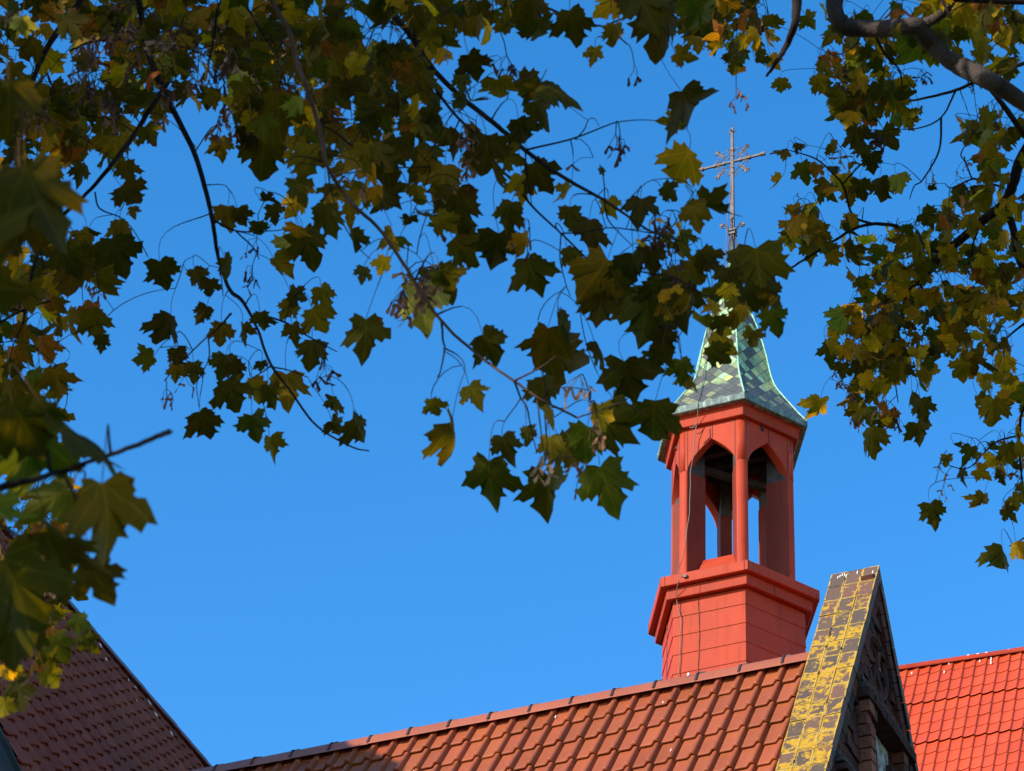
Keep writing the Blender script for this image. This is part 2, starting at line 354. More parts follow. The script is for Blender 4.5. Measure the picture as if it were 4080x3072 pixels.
# ------------------------------------------------------------------ tiled roofs
def tile_field(mb, O, h, s, N, wcol, L, c0, c1, r0, r1, prof, lift, thick, nub=None, jit=1.0, keep=None, seam=None, over=0.03, tone=0.12, tail_rows=None):
    """rows of overlapping tiles; O ridge origin, h along the ridge, s down the slope, N outward."""
    pu = np.array([p[0] for p in prof]) * wcol; pz = np.array([p[1] for p in prof]); m = len(pu)
    F = []
    for a in range(3):
        for b in range(m - 1): F.append((a * m + b, (a + 1) * m + b, (a + 1) * m + b + 1, a * m + b + 1))
    F = np.array(F)
    for r in range(r0, r1):
        for c in range(c0, c1):
            if keep is not None and not keep(c * wcol, r * L): continue
            lf = lift + (0.022 if (seam and (r + 1) % seam == 0) else 0)
            j = rng.randn(4) * np.array([0.0015, 0.003, 0.0025, 0.002]) * jit
            u = pu + c * wcol + j[0]; sa, sb = r * L - over, (r + 1) * L + j[1]
            nb = np.zeros(m) if nub is None else np.array(nub)
            rows = [(sa, pz + 0.0), (sb - 0.022, pz + lf * 0.94 + j[2]), (sb, pz + lf + nb + j[2]), (sb - 0.004, pz + lf - thick + j[2])]
            V = np.concatenate([O + u[:, None] * h + sv * s + zv[:, None] * N + (np.linspace(0, 1, m) * j[3])[:, None] * N for sv, zv in rows])
            t = 1 + rng.randn() * tone * 0.5
            tc = np.array([t, t * (1 + rng.randn() * 0.03), t * (1 + rng.randn() * 0.04)])
            mb.add(V, F, tc)

# front building ---------------------------------------------------
d0 = ray(3210, 2606); P0 = d0 * 25.5 / d0[1]; dq = ray(839, 3062); P1 = dq * P0[2] / dq[2]
P0 = P0 + CAM; P1 = P1 + CAM
h = nrm(P0 - P1); n_ = np.array([h[1], -h[0], 0.0])      # n_: horizontal, towards the camera
TH = rad(60)
s_ = n_ * math.cos(TH) - Z3 * math.sin(TH); N_ = n_ * math.sin(TH) + Z3 * math.cos(TH)
sB = -n_ * math.cos(TH) - Z3 * math.sin(TH); NB = -n_ * math.sin(TH) + Z3 * math.cos(TH)
front = thing('church_chapel', 'brick chapel with brown red clay roof and steep gable edge crusted in yellow lichen', 'church building', (P0[0], P0[1], 0))
RO = P0 - Z3 * 0.085 + h * 0.26
ROOFLEN = 13.0
prof = [(0.0, -0.018), (0.03, -0.001), (0.10, -0.001), (0.3, 0.0), (0.50, 0.0), (0.57, 0.005), (0.63, 0.014), (0.69, 0.028), (0.75, 0.037), (0.81, 0.040), (0.87, 0.038), (0.92, 0.029), (0.94, 0.012), (0.95, -0.018), (1.0, -0.020)]
nub = [0, 0, 0, 0, 0, 0, 0.001, 0.006, 0.014, 0.017, 0.014, 0.006, 0, 0, 0]
mb = MB()
# underlay
mb.add([RO - h * ROOFLEN - N_ * 0.03, RO - N_ * 0.03, RO + s_ * 7 - N_ * 0.03, RO - h * ROOFLEN + s_ * 7 - N_ * 0.03], [(0, 1, 2, 3)], (0.2, 0.2, 0.2))
tile_field(mb, RO, h, s_, N_, 0.2125, 0.358, -61, 0, 0, 19, prof, 0.034, 0.021, nub, tone=0.13)
mb.add([RO - h * ROOFLEN + NB * 0.02, RO + NB * 0.02, RO + sB * 7, RO - h * ROOFLEN + sB * 7], [(3, 2, 1, 0)], (1, 1, 1))
roofo = obj('roof', mb, M_tile, front, True)
# pink ridge roll below the caps
mb = MB(); us = []; zs = []
for c in range(-61, 0):
    for a, z in prof: us.append((c + a) * 0.2125); zs.append(z)
us = np.array(us); zs = np.array(zs)
G = [[RO + h * u + s_ * sv + N_ * (z + 0.004 + 0.002 * math.sin(u * 700) + dz) for u, z in zip(us, zs)] for sv, dz in ((0.045, 0.012), (0.10, 0.007), (0.155 , 0.004))]
mb.grid(G); obj('ridge_roll', mb, M_filler, roofo)
# ridge caps
capprof = [(-0.135, -0.115), (-0.13, -0.098), (-0.118, -0.09), (-0.085, -0.02), (-0.06, 0.018), (-0.02, 0.036), (0.02, 0.036), (0.06, 0.018), (0.085, -0.02), (0.118, -0.09), (0.13, -0.098), (0.135, -0.115)]
def ridge_caps(O, hd, nn, step, cnt, mat, matclip, parent, phase=0.0, sc=1.0, clip=True):
    for i in range(cnt):
        mb = MB(); a = O - hd * (phase + i * step); j = rng.randn() * 0.003
        G = []
        for t, k in ((0.0, 1.0), (-0.02, 1.0), (-step - 0.0, 0.94), (-step - 0.04, 0.93)):
            G.append([a + hd * t + nn * (p * sc * k) + Z3 * ((q * k + j - 0.036) * sc) for p, q in capprof])
        G = [[a + nn * (p * sc * .97) + Z3 * ((q * 0.97 + j - 0.036 - 0.016) * sc) for p, q in capprof]] + G
        t = 1 + rng.randn() * 0.06
        mb.grid(G, (t, t, t)); o = obj('ridge_tile', mb, mat, parent, False)
        if clip:
            mb = MB(); G = []
            for t in (0.004, -0.016): G.append([a + hd * t + nn * (p * sc * 1.05) + Z3 * ((q * 1.0 + j - 0.036 + 0.010) * sc) for p, q in capprof[2:-2]])
            G.append([a + hd * -0.016 + nn * (p * sc) + Z3 * ((q + j - 0.036 - 0.004) * sc) for p, q in capprof[2:-2]])
            mb.grid(G); mb.box(a + Z3 * 0.018 + hd * 0.02, hd, nn, Z3, 0.022, 0.009, 0.006)
            obj('ridge_clip', mb, matclip, parent)
ridge_caps(P0 + h * 0.24, h, n_, 0.4315, 24, M_cap, M_irondark, roofo, 0.0)
mb = MB()
for u, v in ((-1.62, 0.32), (-4.1, 0.75), (-2.75, 0.2), (-1.35, 1.25), (-0.9, 0.6), (-3.3, 1.1)):
    c = RO + h * u + s_ * v + N_ * 0.035; mb.box(c, h, s_, N_, 0.008, 0.02, 0.004, taper=0.6)
c = P0 - h * 1.15 + n_ * 0.075 - Z3 * 0.018; mb.box(c, h, s_, N_, 0.014, 0.02, 0.006, taper=.6)
obj('bird_droppings', mb, M_white, roofo)

# gable parapet
SG = (-n_)                                             # away from the camera along the gable
tg = rad(60.6); zA = 0.815
def gp(off, s, z): return P0 + h * off + SG * s + Z3 * z
mb = MB()
c_in, c_out = 0.275, 0.755
LEN = 4.2
for sgn in (-1, 1):
    ds = SG * math.cos(tg) * sgn - Z3 * math.sin(tg); nn = SG * sgn * math.sin(tg) + Z3 * math.cos(tg)
    nr = 16
    for r in range(nr):
        for c in range(3):
            a0 = 0.262 * r; j = rng.randn(3) * 0.0035; w0 = c_in + c * 0.16; w1 = w0 + 0.16
            g0, g1 = 0.002, 0.002
            V = []; U = []
            lv = [0.0, 0.10]
            top = 0.0 + j[0]
            e0 = rng.randn() * 0.004 if c == 2 else 0
            for (ww, aa, dd) in ((w0 + g0, a0 + g1, 0), (w1 - g0 + e0, a0 + g1, 0), (w1 - g0 + e0, a0 + 0.262 - g1, 0), (w0 + g0, a0 + 0.262 - g1, 0)):
                V.append(gp(ww, 0, zA) + ds * aa + nn * (top + j[1] * (aa - a0)))
            for (ww, aa) in ((w0 + g0, a0 + g1), (w1 - g0 + e0, a0 + g1), (w1 - g0 + e0, a0 + 0.262 - g1), (w0 + g0, a0 + 0.262 - g1)):
                V.append(gp(ww, 0, zA) + ds * (aa + (0.085 * math.tan(tg) if aa < 0.1 else 0)) - nn * 0.085)
            U = [(w0 - c_in, a0), (w1 - c_in, a0), (w1 - c_in, a0 + .262), (w0 - c_in, a0 + .262)] * 2
            # tilt each tile so its lower edge stands a touch proud
            mb.add(V, [(0, 1, 2, 3), (0, 4, 5, 1), (1, 5, 6, 2), (2, 6, 7, 3), (3, 7, 4, 0)] if sgn < 0 else [(3, 2, 1, 0), (1, 5, 4, 0), (2, 6, 5, 1), (3, 7, 6, 2), (0, 4, 7, 3)], None, U)
gab = obj('gable_coping', mb, M_lichen, front, label='steep brick coping crusted with yellow lichen')
# coping body below the tiles
mb = MB()
zw = zA - 0.10 / math.cos(tg)
OFFW = 0.715
def tri(off0, off1, ztop, zlow):
    sl = (ztop - zlow) / math.tan(tg)
    return [gp(off0, 0, ztop), gp(off0, -sl, zlow), gp(off0, sl, zlow), gp(off1, 0, ztop), gp(off1, -sl, zlow), gp(off1, sl, zlow)]
V = tri(0.30, 0.62, zA - 0.05, -5.2)
mb.add(V, [(0, 1, 2), (3, 5, 4), (0, 3, 4, 1), (0, 2, 5, 3), (1, 4, 5, 2)])
gw = obj('gable_wall', mb, M_mortar, front)
# bricks of the gable face
mb = MB()
def bcol():
    t = rng.rand()
    if t < 0.5: c = np.array([0.105, 0.036, 0.026])
    elif t < 0.8: c = np.array([0.065, 0.030, 0.026])
    elif t < 0.93: c = np.array([0.16, 0.048, 0.028])
    else: c = np.array([0.04, 0.030, 0.028])
    return c * (1 + rng.randn() * 0.15)
cH = 0.118
def brick(off0, off1, sa, sb, za, zb, col=None, jit=0.011, g=0.006):
    j = rng.randn() * jit
    c = gp((off0 + off1 + j) / 2, (sa + sb) / 2, (za + zb) / 2)
    mb.box(c, h, SG, Z3, (off1 + j - off0) / 2, (sb - sa) / 2 - g, (zb - za) / 2 - g, bcol() if col is None else col)
def half(z): return (zA - z) / math.tan(tg)
z = zw; row = 0
rc = (0.03, -0.26); rr = 0.30
while z > -4.6:
    za, zb = z - cH, z; hw = half(zb) - 0.10
    sx = -hw
    first = True
    x = -hw; seq = 0
    while x < hw - 0.02 and hw > 0.03:
        L = 0.26 if (seq + row) % 2 == 0 else 0.13
        if x == -hw: L *= rng.uniform(0.5, 1.0)
        xe = min(x + L, hw)
        mid = (x + xe) / 2; zm = (za + zb) / 2
        inr = math.hypot(mid - rc[0], zm - rc[1]) < rr
        niche = abs(mid) < 0.36 and zm < -0.98
        niche2 = 0.72 < abs(mid) < 1.02 and zm < -1.75
        if not (inr or niche or niche2): brick(0.60, OFFW - 0.02, x, xe, za, zb)
        x = xe; seq += 1
    z -= cH; row += 1
# sloping border course right under the coping, both sides
for sgn in (-1, 1):
    ds = SG * math.cos(tg) * sgn - Z3 * math.sin(tg); nn = SG * sgn * math.sin(tg) + Z3 * math.cos(tg)
    a = 0.08
    while a < 5.4:
        L = 0.13; c = gp(0.675, 0, zA) + ds * (a + L / 2) - nn * 0.155
        mb.box(c + h * rng.randn() * 0.004, h, ds, nn, 0.06, L / 2 - 0.005, 0.062, bcol()); a += L
# pilasters (side faces look to the left) with caps and the lintel between them
def pilaster(s0, s1, ztop, zbot, off1):
    z = ztop; r = 0
    while z > zbot:
        brick(0.64, off1, s0, s0 + (s1 - s0) * 0.55, z - 0.125, z, np.array([0.21, 0.072, 0.042]) * (1 + rng.randn() * 0.25), 0.012, 0.008)
        brick(0.64, off1 - 0.03, s0 + (s1 - s0) * 0.55, s1, z - 0.125, z, None, 0.012, 0.008)
        z -= 0.125; r += 1
pilaster(-0.64, -0.37, -0.98, -4.5, 0.80)
pilaster(0.38, 0.65, -0.98, -4.5, 0.79)
pilaster(-1.36, -1.08, -2.10, -4.5, 0.80); pilaster(1.08, 1.36, -2.10, -4.5, 0.80)
for sgn in (-1, 1): pass
x = -0.68
while x < 0.68:
    brick(0.62, 0.825, x, x + 0.17, -0.98, -0.87, np.array([0.06, 0.026, 0.022]), 0.006); brick(0.62, 0.80, x + .02, x + 0.17, -0.87, -0.80, np.array([0.07, 0.062, 0.05]), 0.006)
    brick(0.62, 0.765, x, x + 0.17, -0.80, -0.74, np.array([0.075, 0.072, 0.055]), 0.004); x += 0.17
for s0 in (-1.42, 1.02):
    for zz, o, cc in ((-2.10, 0.84, (0.06, 0.026, 0.022)), (-2.02, 0.81, (0.07, 0.062, 0.05)), (-1.96, 0.77, (0.075, 0.072, 0.055))):
        brick(0.62, o, s0, s0 + 0.40, zz, zz + 0.07, np.array(cc))
# lower right stepped cap near the edge
brick(0.60, 0.82, 0.74, 1.0, -1.20, -1.10, np.array([0.07, 0.045, 0.04])); brick(0.60, 0.79, 0.76, 1.0, -1.10, -1.02, np.array([0.075, 0.072, 0.055]))
for i in range(9): brick(0.60, 0.785, 0.78, 0.98, -1.32 - i * .125, -1.20 - i * .125, np.array([0.17, 0.062, 0.04]))
# moulded ribs of the round blind window
for k in range(6):
    t0 = k * math.pi / 3 + 0.35; P = []
    for q in np.linspace(0, 1, 9):
        t = t0 + 0.75 * math.sin(q * math.pi * 0.9); r = 0.03 + q * (rr - 0.01)
        P.append(gp(0.668, rc[0] + r * math.cos(t), rc[1] + r * math.sin(t)))
    mb.tube(P, 0.028, 5, bcol() * 0.9)
P = [gp(0.668, rc[0] + rr * math.cos(t), rc[1] + rr * math.sin(t)) for t in np.linspace(0, 2 * math.pi, 33)]
mb.tube(P, 0.034, 5, (0.09, 0.045, 0.038))
obj('gable_bricks', mb, M_brick, gw)
mb = MB()
# thin plaster panels, in the niches and behind the round window
for sa, sb, za, zb in ((-0.36, 0.37, -4.5, -0.98), (-1.06, -0.70, -4.5, -1.75), (0.99, 1.07, -4.5, -1.75)): mb.box(gp(0.635, (sa + sb) / 2, (za + zb) / 2), h, SG, Z3, 0.014, (sb - sa) / 2, (zb - za) / 2)
th = np.linspace(0, 2 * math.pi, 25)[:-1]
mb.add([gp(0.638, rc[0], rc[1])] + [gp(0.638, rc[0] + rr * math.cos(t), rc[1] + rr * math.sin(t)) for t in th], [(0, i + 1, (i + 1) % 24 + 1) for i in range(24)])
obj('plaster_niche', mb, M_plaster, gw)
mb = MB()
for x, y in ((3348, 2297), (3357, 2292), (3366, 2291), (3372, 2295), (3339, 2302), (3417, 2281), (3478, 2280)):
    Q = plane_hit(x, y, P0 - CAM + Z3 * zA + h * 0.3, -SG * math.sin(tg) + Z3 * math.cos(tg)) + CAM
    ds = -SG * math.cos(tg) - Z3 * math.sin(tg); mb.box(Q, h, ds, -SG * math.sin(tg) + Z3 * math.cos(tg), 0.006, 0.028, 0.008, taper=0.7)
obj('bird_droppings', mb, M_white, gab)
# walls of the chapel down to the ground
mb = MB()
zt = (RO + s_ * 6.6)[2]; hw = 6.6 * math.cos(TH)
c = P0 + h * (0.5 - ROOFLEN / 2 - 0.3); mb.box((c[0], c[1], zt / 2), h, SG, Z3, ROOFLEN / 2 + 0.3, hw, zt / 2)
obj('wall', mb, M_wallbrick, front)

# left building ------------------------------------------------------
DL = 30.2
d = ray(349, 2490); L0 = d * DL / d[1]; dq = ray(840, 3062); L1 = dq * L0[2] / dq[2]
L0 = L0 + CAM; L1 = L1 + CAM; lh = nrm(L1 - L0); ln = np.array([lh[1], -lh[0], 0.0])   # towards the right and the camera
ls = ln * math.cos(TH) - Z3 * math.sin(TH); LN = ln * math.sin(TH) + Z3 * math.cos(TH)
lsB = -ln * math.cos(TH) - Z3 * math.sin(TH); LNB = -ln * math.sin(TH) + Z3 * math.cos(TH)
left = thing('tiled_hall', 'tall neighbouring hall with shaded dark brown clay tile roof at the lower left corner', 'building', (L0[0], L0[1], 0))
NEAR = -7.0; FAR = 8.0
LO = L0 - Z3 * 0.10
wl, Ll = 0.2265, 0.3465
profL = []
for i in range(13):
    u = i / 12; profL.append((u, 0.040 * (max(0, math.cos((u - 0.80) * math.pi * 1.55)) ** 1.5) if abs(u - .8) < .33 else 0.0))
profL[-1] = (1.0, 0.006)
mb = MB()
tile_field(mb, LO, lh, ls, LN, wl, Ll, int(NEAR / wl), int(FAR / wl), 0, 26, profL, 0.036, 0.018, None, 1.3, tone=0.14)
mb.add([LO + lh * NEAR - LN * 0.03, LO + lh * FAR - LN * 0.03, LO + lh * FAR + ls * 8.6 - LN * 0.03, LO + lh * NEAR + ls * 8.6 - LN * 0.03], [(3, 2, 1, 0)], (0.2, 0.2, 0.2))
mb.add([LO + lh * NEAR + LNB * .01, LO + lh * FAR + LNB * .01, LO + lh * FAR + lsB * 8.6, LO + lh * NEAR + lsB * 8.6], [(0, 1, 2, 3)], (1, 1, 1))
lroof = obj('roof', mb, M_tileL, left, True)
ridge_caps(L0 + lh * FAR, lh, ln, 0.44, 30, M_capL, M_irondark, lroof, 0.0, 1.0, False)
mb = MB()
for (x, y, a, b) in ((300 + 282 / 2.815, 2480 + 255 / 2.815, .02, .05), (300 + 668 / 2.815, 2480 + 835 / 2.815, .022, .085), (300 + 676 / 2.815, 2480 + 735 / 2.815, .014, .03), (300 + 590 / 2.815, 2480 + 640 / 2.815, .012, .03), (300 + 905 / 2.815, 2480 + 1035 / 2.815, .01, .06), (300 + 835 / 2.815, 2480 + 905 / 2.815, .008, .09), (300 + 1075 / 2.815, 2480 + 1240 / 2.815, .012, .04), (300 + 1410 / 2.815, 2480 + 1530 / 2.815, .02, .08), (300 + 1470 / 2.815, 2480 + 1600 / 2.815, .018, .06), (300 + 345 / 2.815, 2480 + 415 / 2.815, .008, .06), (300 + 1150 / 2.815, 2480 + 1200 / 2.815, .008, .05)):
    Q = plane_hit(x, y, LO - CAM + LN * 0.05, LN) + CAM; k = 7; V = [Q + LN * 0.012]
    for q in range(k):
        t = q / k * 2 * math.pi; r = 1 + rng.randn() * .3; V.append(Q + lh * a * r * math.cos(t) + ls * b * r * math.sin(t) * .8)
    mb.add(V, [(0, q + 1, (q + 1) % k + 1) for q in range(k)])
obj('bird_droppings', mb, M_white, lroof)
mb = MB()
Vd = LO + lh * (NEAR + 0.45)
mb.box(LO + lh * (NEAR - 0.42) + ls * 4.6 - LN * 0.01, lh, ls, LN, 0.50, 4.6, 0.05)
for i in range(9): mb.box(LO + lh * (NEAR - 0.42) + ls * (i + .5) + LN * 0.045, lh, ls, LN, 0.50, 0.012, 0.008)
mb.box(LO + lh * (NEAR - 0.12) + ls * 4.6 + LN * 0.055, lh, ls, LN, 0.03, 4.6, 0.02)
obj('verge_flashing', mb, M_lead, left)
mb = MB(); zt = (LO + ls * 8.3)[2]
c = L0 + lh * ((NEAR + FAR) / 2); hw = 8.2 * math.cos(TH)
mb.box((c[0], c[1], zt / 2), lh, ln, Z3, (FAR - NEAR) / 2 - 0.05, hw, zt / 2)
sl = 8.3 * math.cos(TH)
for e in (NEAR + .1, FAR - .1):
    a = LO + lh * e; mb.add([a - Z3 * .12, a + ln * sl + Z3 * (zt - a[2]), a - ln * sl + Z3 * (zt - a[2])], [(0, 1, 2)])
obj('wall', mb, M_wallbrick, left)

# turret ------------------------------------------------------------
K = 1.8
TX, TY, PHI = 2.39 * K, 28.0 * K, rad(4.3)
def tw(u, v, z): return np.array([TX + u, TY + v, CAMZ + K * z])
def hv(k, R, z):
    a = PHI + rad(60 * k); return np.array([TX + K * R * math.sin(a), TY - K * R * math.cos(a), CAMZ + K * z])
def hexring(R, z): return [hv(k, R, z) for k in range(6)]

# right building roof, its ridge passes under the turret
best = None
Pt = np.array([TX, TY, 0.0])
for b in np.arange(5, 50, 0.1):
    hd = np.array([math.cos(rad(b)), -math.sin(rad(b)), 0]); NN = np.array([hd[1], -hd[0], 0])
    A = plane_hit(3578, 2657, Pt, NN); B = plane_hit(4080, 2582, Pt, NN)
    if best is None or abs(A[2] - B[2]) < best[0]: best = (abs(A[2] - B[2]), b, A, B)
_, b, A, B = best; A = A + CAM; B = B + CAM
rh = nrm(np.array([math.cos(rad(b)), -math.sin(rad(b)), 0])); rn = np.array([rh[1], -rh[0], 0.0]); THR = rad(57.5)
rs = rn * math.cos(THR) - Z3 * math.sin(THR); RN = rn * math.sin(THR) + Z3 * math.cos(THR)
rsB = -rn * math.cos(THR) - Z3 * math.sin(THR); RNB = -rn * math.sin(THR) + Z3 * math.cos(THR)
right = thing('church_nave', 'far church nave with bright orange red metal tile roof at the lower right', 'church building', (A[0], A[1], 0))
wr, Lr = 0.2086, 0.375
profR = [(0, 0.004), (0.08, 0.0), (0.2, 0.001), (0.4, 0.006), (0.6, 0.016), (0.75, 0.026), (0.86, 0.031), (0.93, 0.028), (0.97, 0.012), (1.0, 0.004)]
mb = MB(); ROo = A - Z3 * 0.05
tile_field(mb, ROo, rh, rs, RN, wr, Lr, -8, 26, 0, 20, profR, 0.016, 0.014, None, 0.5, None, 4, 0.0, tone=0.06)
e0, e1 = -16.0, 12.0
mb.add([ROo + rh * e0 - RN * .04, ROo + rh * e1 - RN * .04, ROo + rh * e1 + rs * 9 - RN * .04, ROo + rh * e0 + rs * 9 - RN * .04], [(0, 1, 2, 3)], (0.35, 0.3, 0.3))
mb.add([ROo + rh * e0 + RNB * .01, ROo + rh * e1 + RNB * .01, ROo + rh * e1 + rsB * 9, ROo + rh * e0 + rsB * 9], [(3, 2, 1, 0)], (1, 1, 1))
rroof = obj('roof', mb, M_tileR, right, True)
mb = MB(); G = []
for e in np.arange(e0, e1 + .1, 0.5):
    G.append([A + rh * e + rn * p + Z3 * q for p, q in ((-0.14, -0.13), (-0.11, -0.06), (-0.05, 0.0), (0.05, 0.0), (0.11, -0.055), (0.145, -0.12), (0.135, -0.14))])
mb.grid(G); obj('ridge_cap', mb, M_redtrim, rroof)
mb = MB()
for x, y in ((3633, 2680), (3781, 2642), (3762, 2676), (3904, 2632), (3948, 2630), (3949, 2622), (3948, 2640)):
    Q = plane_hit(x, y, ROo - CAM + RN * .04, RN) + CAM; mb.box(Q, rh, rs, RN, 0.012, 0.04, 0.006, taper=.6)
for x, y in ((3583, 2660), (3858, 2610), (3896, 2605), (4003, 2592), (4020, 2588), (3930, 2600)):
    Q = plane_hit(x, y + 1, A - CAM + rn * .06, rn) + CAM; mb.box(Q, rh, rn, Z3, 0.025, 0.02, 0.008, taper=.7)
obj('bird_droppings', mb, M_white, rroof)
mb = MB(); zt = (ROo + rs * 8.6)[2]; c = A + rh * (e0 + e1) / 2; hw = 8.5 * math.cos(THR)
mb.box((c[0], c[1], zt / 2), rh, rn, Z3, (e1 - e0) / 2 - .3, hw, zt / 2)
sl = 8.6 * math.cos(THR)
for e in (e0 + .2, e1 - .2):
    a = ROo + rh * e; mb.add([a - Z3 * .12, a + rn * sl + Z3 * (zt - a[2]), a - rn * sl + Z3 * (zt - a[2])], [(0, 1, 2)])
obj('wall', mb, M_wallbrick, right)

tur = thing('bell_turret', 'red hexagonal open bell turret with green patinated copper spire and iron cross', 'bell tower', (TX, TY, CAMZ + K * 14.6))
def ringbody(mb, rings, cap_top=False, cap_bot=False, n=6, col=None):
    V = [p for r in rings for p in r]; F = []
    for i in range(len(rings) - 1):
        for k in range(n): F.append((i * n + k, i * n + (k + 1) % n, (i + 1) * n + (k + 1) % n, (i + 1) * n + k))
    if cap_bot: F.append(tuple(range(n - 1, -1, -1)))
    if cap_top: F.append(tuple((len(rings) - 1) * n + k for k in range(n)))
    mb.add(V, F, col)
# body: lapped sheet courses
mb = MB(); z = 17.12; rings = []
while z > 14.6:
    zb = z - 0.222
    rings.append(hexring(0.784, z)); rings.append(hexring(0.793, zb + 0.006)); rings.append(hexring(0.793, zb))
    z = zb
rings.reverse(); ringbody(mb, rings)
body = obj('body', mb, M_red, tur)
# thin seams of the sheets and corner strips
mb = MB()
def facept(k, t, R, z):
    a = hv(k, R, z); b = hv(k + 1, R, z); return a + (b - a) * t
for k in range(6):
    for t in ((0.36,) if k == 5 else () if k == 0 else (0.5,)):
        P = [facept(k, t + 0.012 * math.sin(zz * 5.0), 0.797, zz) for zz in np.arange(14.7, 17.1, 0.1)]
        mb.tube(P, 0.006, 4)
obj('sheet_seam', mb, M_seam, body)
# sill cornice
mb = MB()
ringbody(mb, [hexring(0.80, 17.09), hexring(0.868, 17.085), hexring(0.872, 17.09), hexring(0.872, 17.205), hexring(0.868, 17.21), hexring(0.80, 17.21)])
sil = obj('sill_fascia', mb, M_redtrim, tur)
mb = MB()
ringbody(mb, [hexring(0.86, 17.214), hexring(0.946, 17.208), hexring(0.952, 17.213), hexring(0.952, 17.318), hexring(0.945, 17.326), hexring(0.74, 17.36), hexring(0.30, 17.36)], cap_top=True)
obj('sill', mb, M_red, tur)
mb = MB()
for k in range(6):
    for t, R, za, zb in ((0.05, 0.9535, 17.21, 17.32), (0.96, 0.9535, 17.21, 17.32), (0.42, 0.874, 17.09, 17.205)):
        mb.tube([facept(k, t, R, za), facept(k, t, R, zb)], 0.006, 4)
obj('sill_seam', mb, M_seam, sil)
# posts
def radial(k, r, t, z):
    a = PHI + rad(60 * k); rd = np.array([math.sin(a), -math.cos(a), 0]); tg_ = np.array([math.cos(a), math.sin(a), 0])
    return np.array([TX, TY, CAMZ + K * z]) + rd * r * K + tg_ * t * K
for k in range(6):
    mb = MB(); rings = []
    for z, gr in ((17.33, 0.018), (17.47, 0.008), (17.475, 0.0), (18.0, 0.0), (18.735, 0.0)):
        prof_p = [(0.41, -0.062), (0.655, -0.062), (0.664, -0.058), (0.676, -0.042), (0.686, -0.020), (0.689, 0.0), (0.686, 0.020), (0.676, 0.042), (0.664, 0.058), (0.655, 0.062), (0.41, 0.062)]
        rings.append([radial(k, r + (gr if r > .6 else 0), t * (1 + gr * 3), z) for r, t in prof_p])
    ringbody(mb, rings, True, True, n=11)
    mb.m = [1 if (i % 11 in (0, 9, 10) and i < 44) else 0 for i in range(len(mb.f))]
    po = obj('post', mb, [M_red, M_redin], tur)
    mb = MB(); rings = [[radial(k, r, t, z) for r, t in ((0.415, -0.055), (0.65, -0.055), (0.65, 0.055), (0.415, 0.055))] for z in (18.73, 19.3)]
    ringbody(mb, rings, True, True, n=4); obj('timber_head', mb, M_wood, po)
    mb = MB(); P = [radial(k, 0.694 if abs(t) < .03 else 0.672, t, 18.742) for t in (-0.055, -0.03, 0, 0.03, 0.055)]
    mb.tube(P, 0.006, 4)
    for zz in (17.6, 17.95, 18.3, 18.6):
        for r in (0.50,):
            for sg in (-1, 1): mb.tube([radial(k, r, 0.0625 * sg, zz), radial(k, r, 0.066 * sg, zz)], 0.012, 5)
    obj('seam', mb, M_seam, po)
# arch panels
for k in range(6):
    mb = MB()
    a = PHI + rad(60 * (k + .5)); nn = np.array([math.sin(a), -math.cos(a), 0]); tt = np.array([math.cos(a), math.sin(a), 0])
    RP = 0.700; ap = RP * math.cos(rad(30)); hwd = RP / 2
    C = np.array([TX, TY, 0.0])
    def pt(u, dpt, z): return C + nn * K * (ap - dpt) + tt * K * u + Z3 * (CAMZ + K * z)
    W = 0.272; zs0, Hh = 18.735, 0.345
    us = np.concatenate([[-hwd + 0.052, -W - 0.0005], np.linspace(-W, W, 41), [W + 0.0005, hwd - 0.052]])
    def za(u): return zs0 if abs(u) >= W else zs0 + Hh * (1 - abs(u) / W) ** 0.61
    G = [[pt(u, 0.0, 19.285) for u in us], [pt(u, 0.0, za(u)) for u in us], [pt(u, 0.10, za(u) - 0.0) for u in us], [pt(u, 0.10, 19.285) for u in us]]
    mb.grid(G)
    p_ = obj('arch_panel', mb, M_red, tur)
    mb = MB(); mb.tube([pt(0.012, -0.003, 19.08), pt(0.012, -0.003, 19.27)], 0.006, 4)
    if k == 5:
        mb.tube([pt(-0.01, -0.004, 19.09), pt(-0.085, -0.004, 19.03)], 0.012, 4); mb.tube([pt(-0.01, -0.004, 19.09), pt(-0.015, -0.004, 19.2)], 0.008, 4)
    for u in (-0.268, 0.268): mb.tube([pt(u, -0.003, 18.76), pt(u, -0.003, 19.27)], 0.0045, 4)
    obj('seam', mb, M_seam, p_)
# rounded corner pieces above the posts
for k in range(6):
    mb = MB(); rings = [[radial(k, r, t, z) for r, t in ((0.60, -0.04), (0.6745, -0.048), (0.687, -0.024), (0.690, 0.0), (0.687, 0.024), (0.6745, 0.048), (0.60, 0.04))] for z in (18.737, 19.285)]
    ringbody(mb, rings, True, True, n=7); obj('corner_piece', mb, M_red, tur, True)
# upper cornice, soffit, ceiling
mb = MB()
ringbody(mb, [hexring(0.62, 19.262), hexring(0.755, 19.258), hexring(0.763, 19.264), hexring(0.765, 19.375), hexring(0.78, 19.388), hexring(0.858, 19.392)])
obj('eaves_cornice', mb, M_redtrim, tur)
mb = MB()
ringbody(mb, [hexring(0.62, 19.30), hexring(0.10, 19.32)], cap_top=True)
for t in (-0.35, -0.12, 0.12, 0.35):
    c = np.array([TX, TY, CAMZ + K * 19.24]); aa = PHI - rad(30); tt = np.array([math.cos(aa), math.sin(aa), 0]); nn = np.array([math.sin(aa), -math.cos(aa), 0])
    mb.box(c + nn * t * K, tt, nn, Z3, 0.9, 0.07, 0.07)
mb.box(np.array([TX, TY, CAMZ + K * 18.95]), np.array([math.cos(.4), math.sin(.4), 0]), np.array([-math.sin(.4), math.cos(.4), 0]), Z3, 0.85, 0.06, 0.06)
obj('ceiling', mb, M_darkwood, tur)
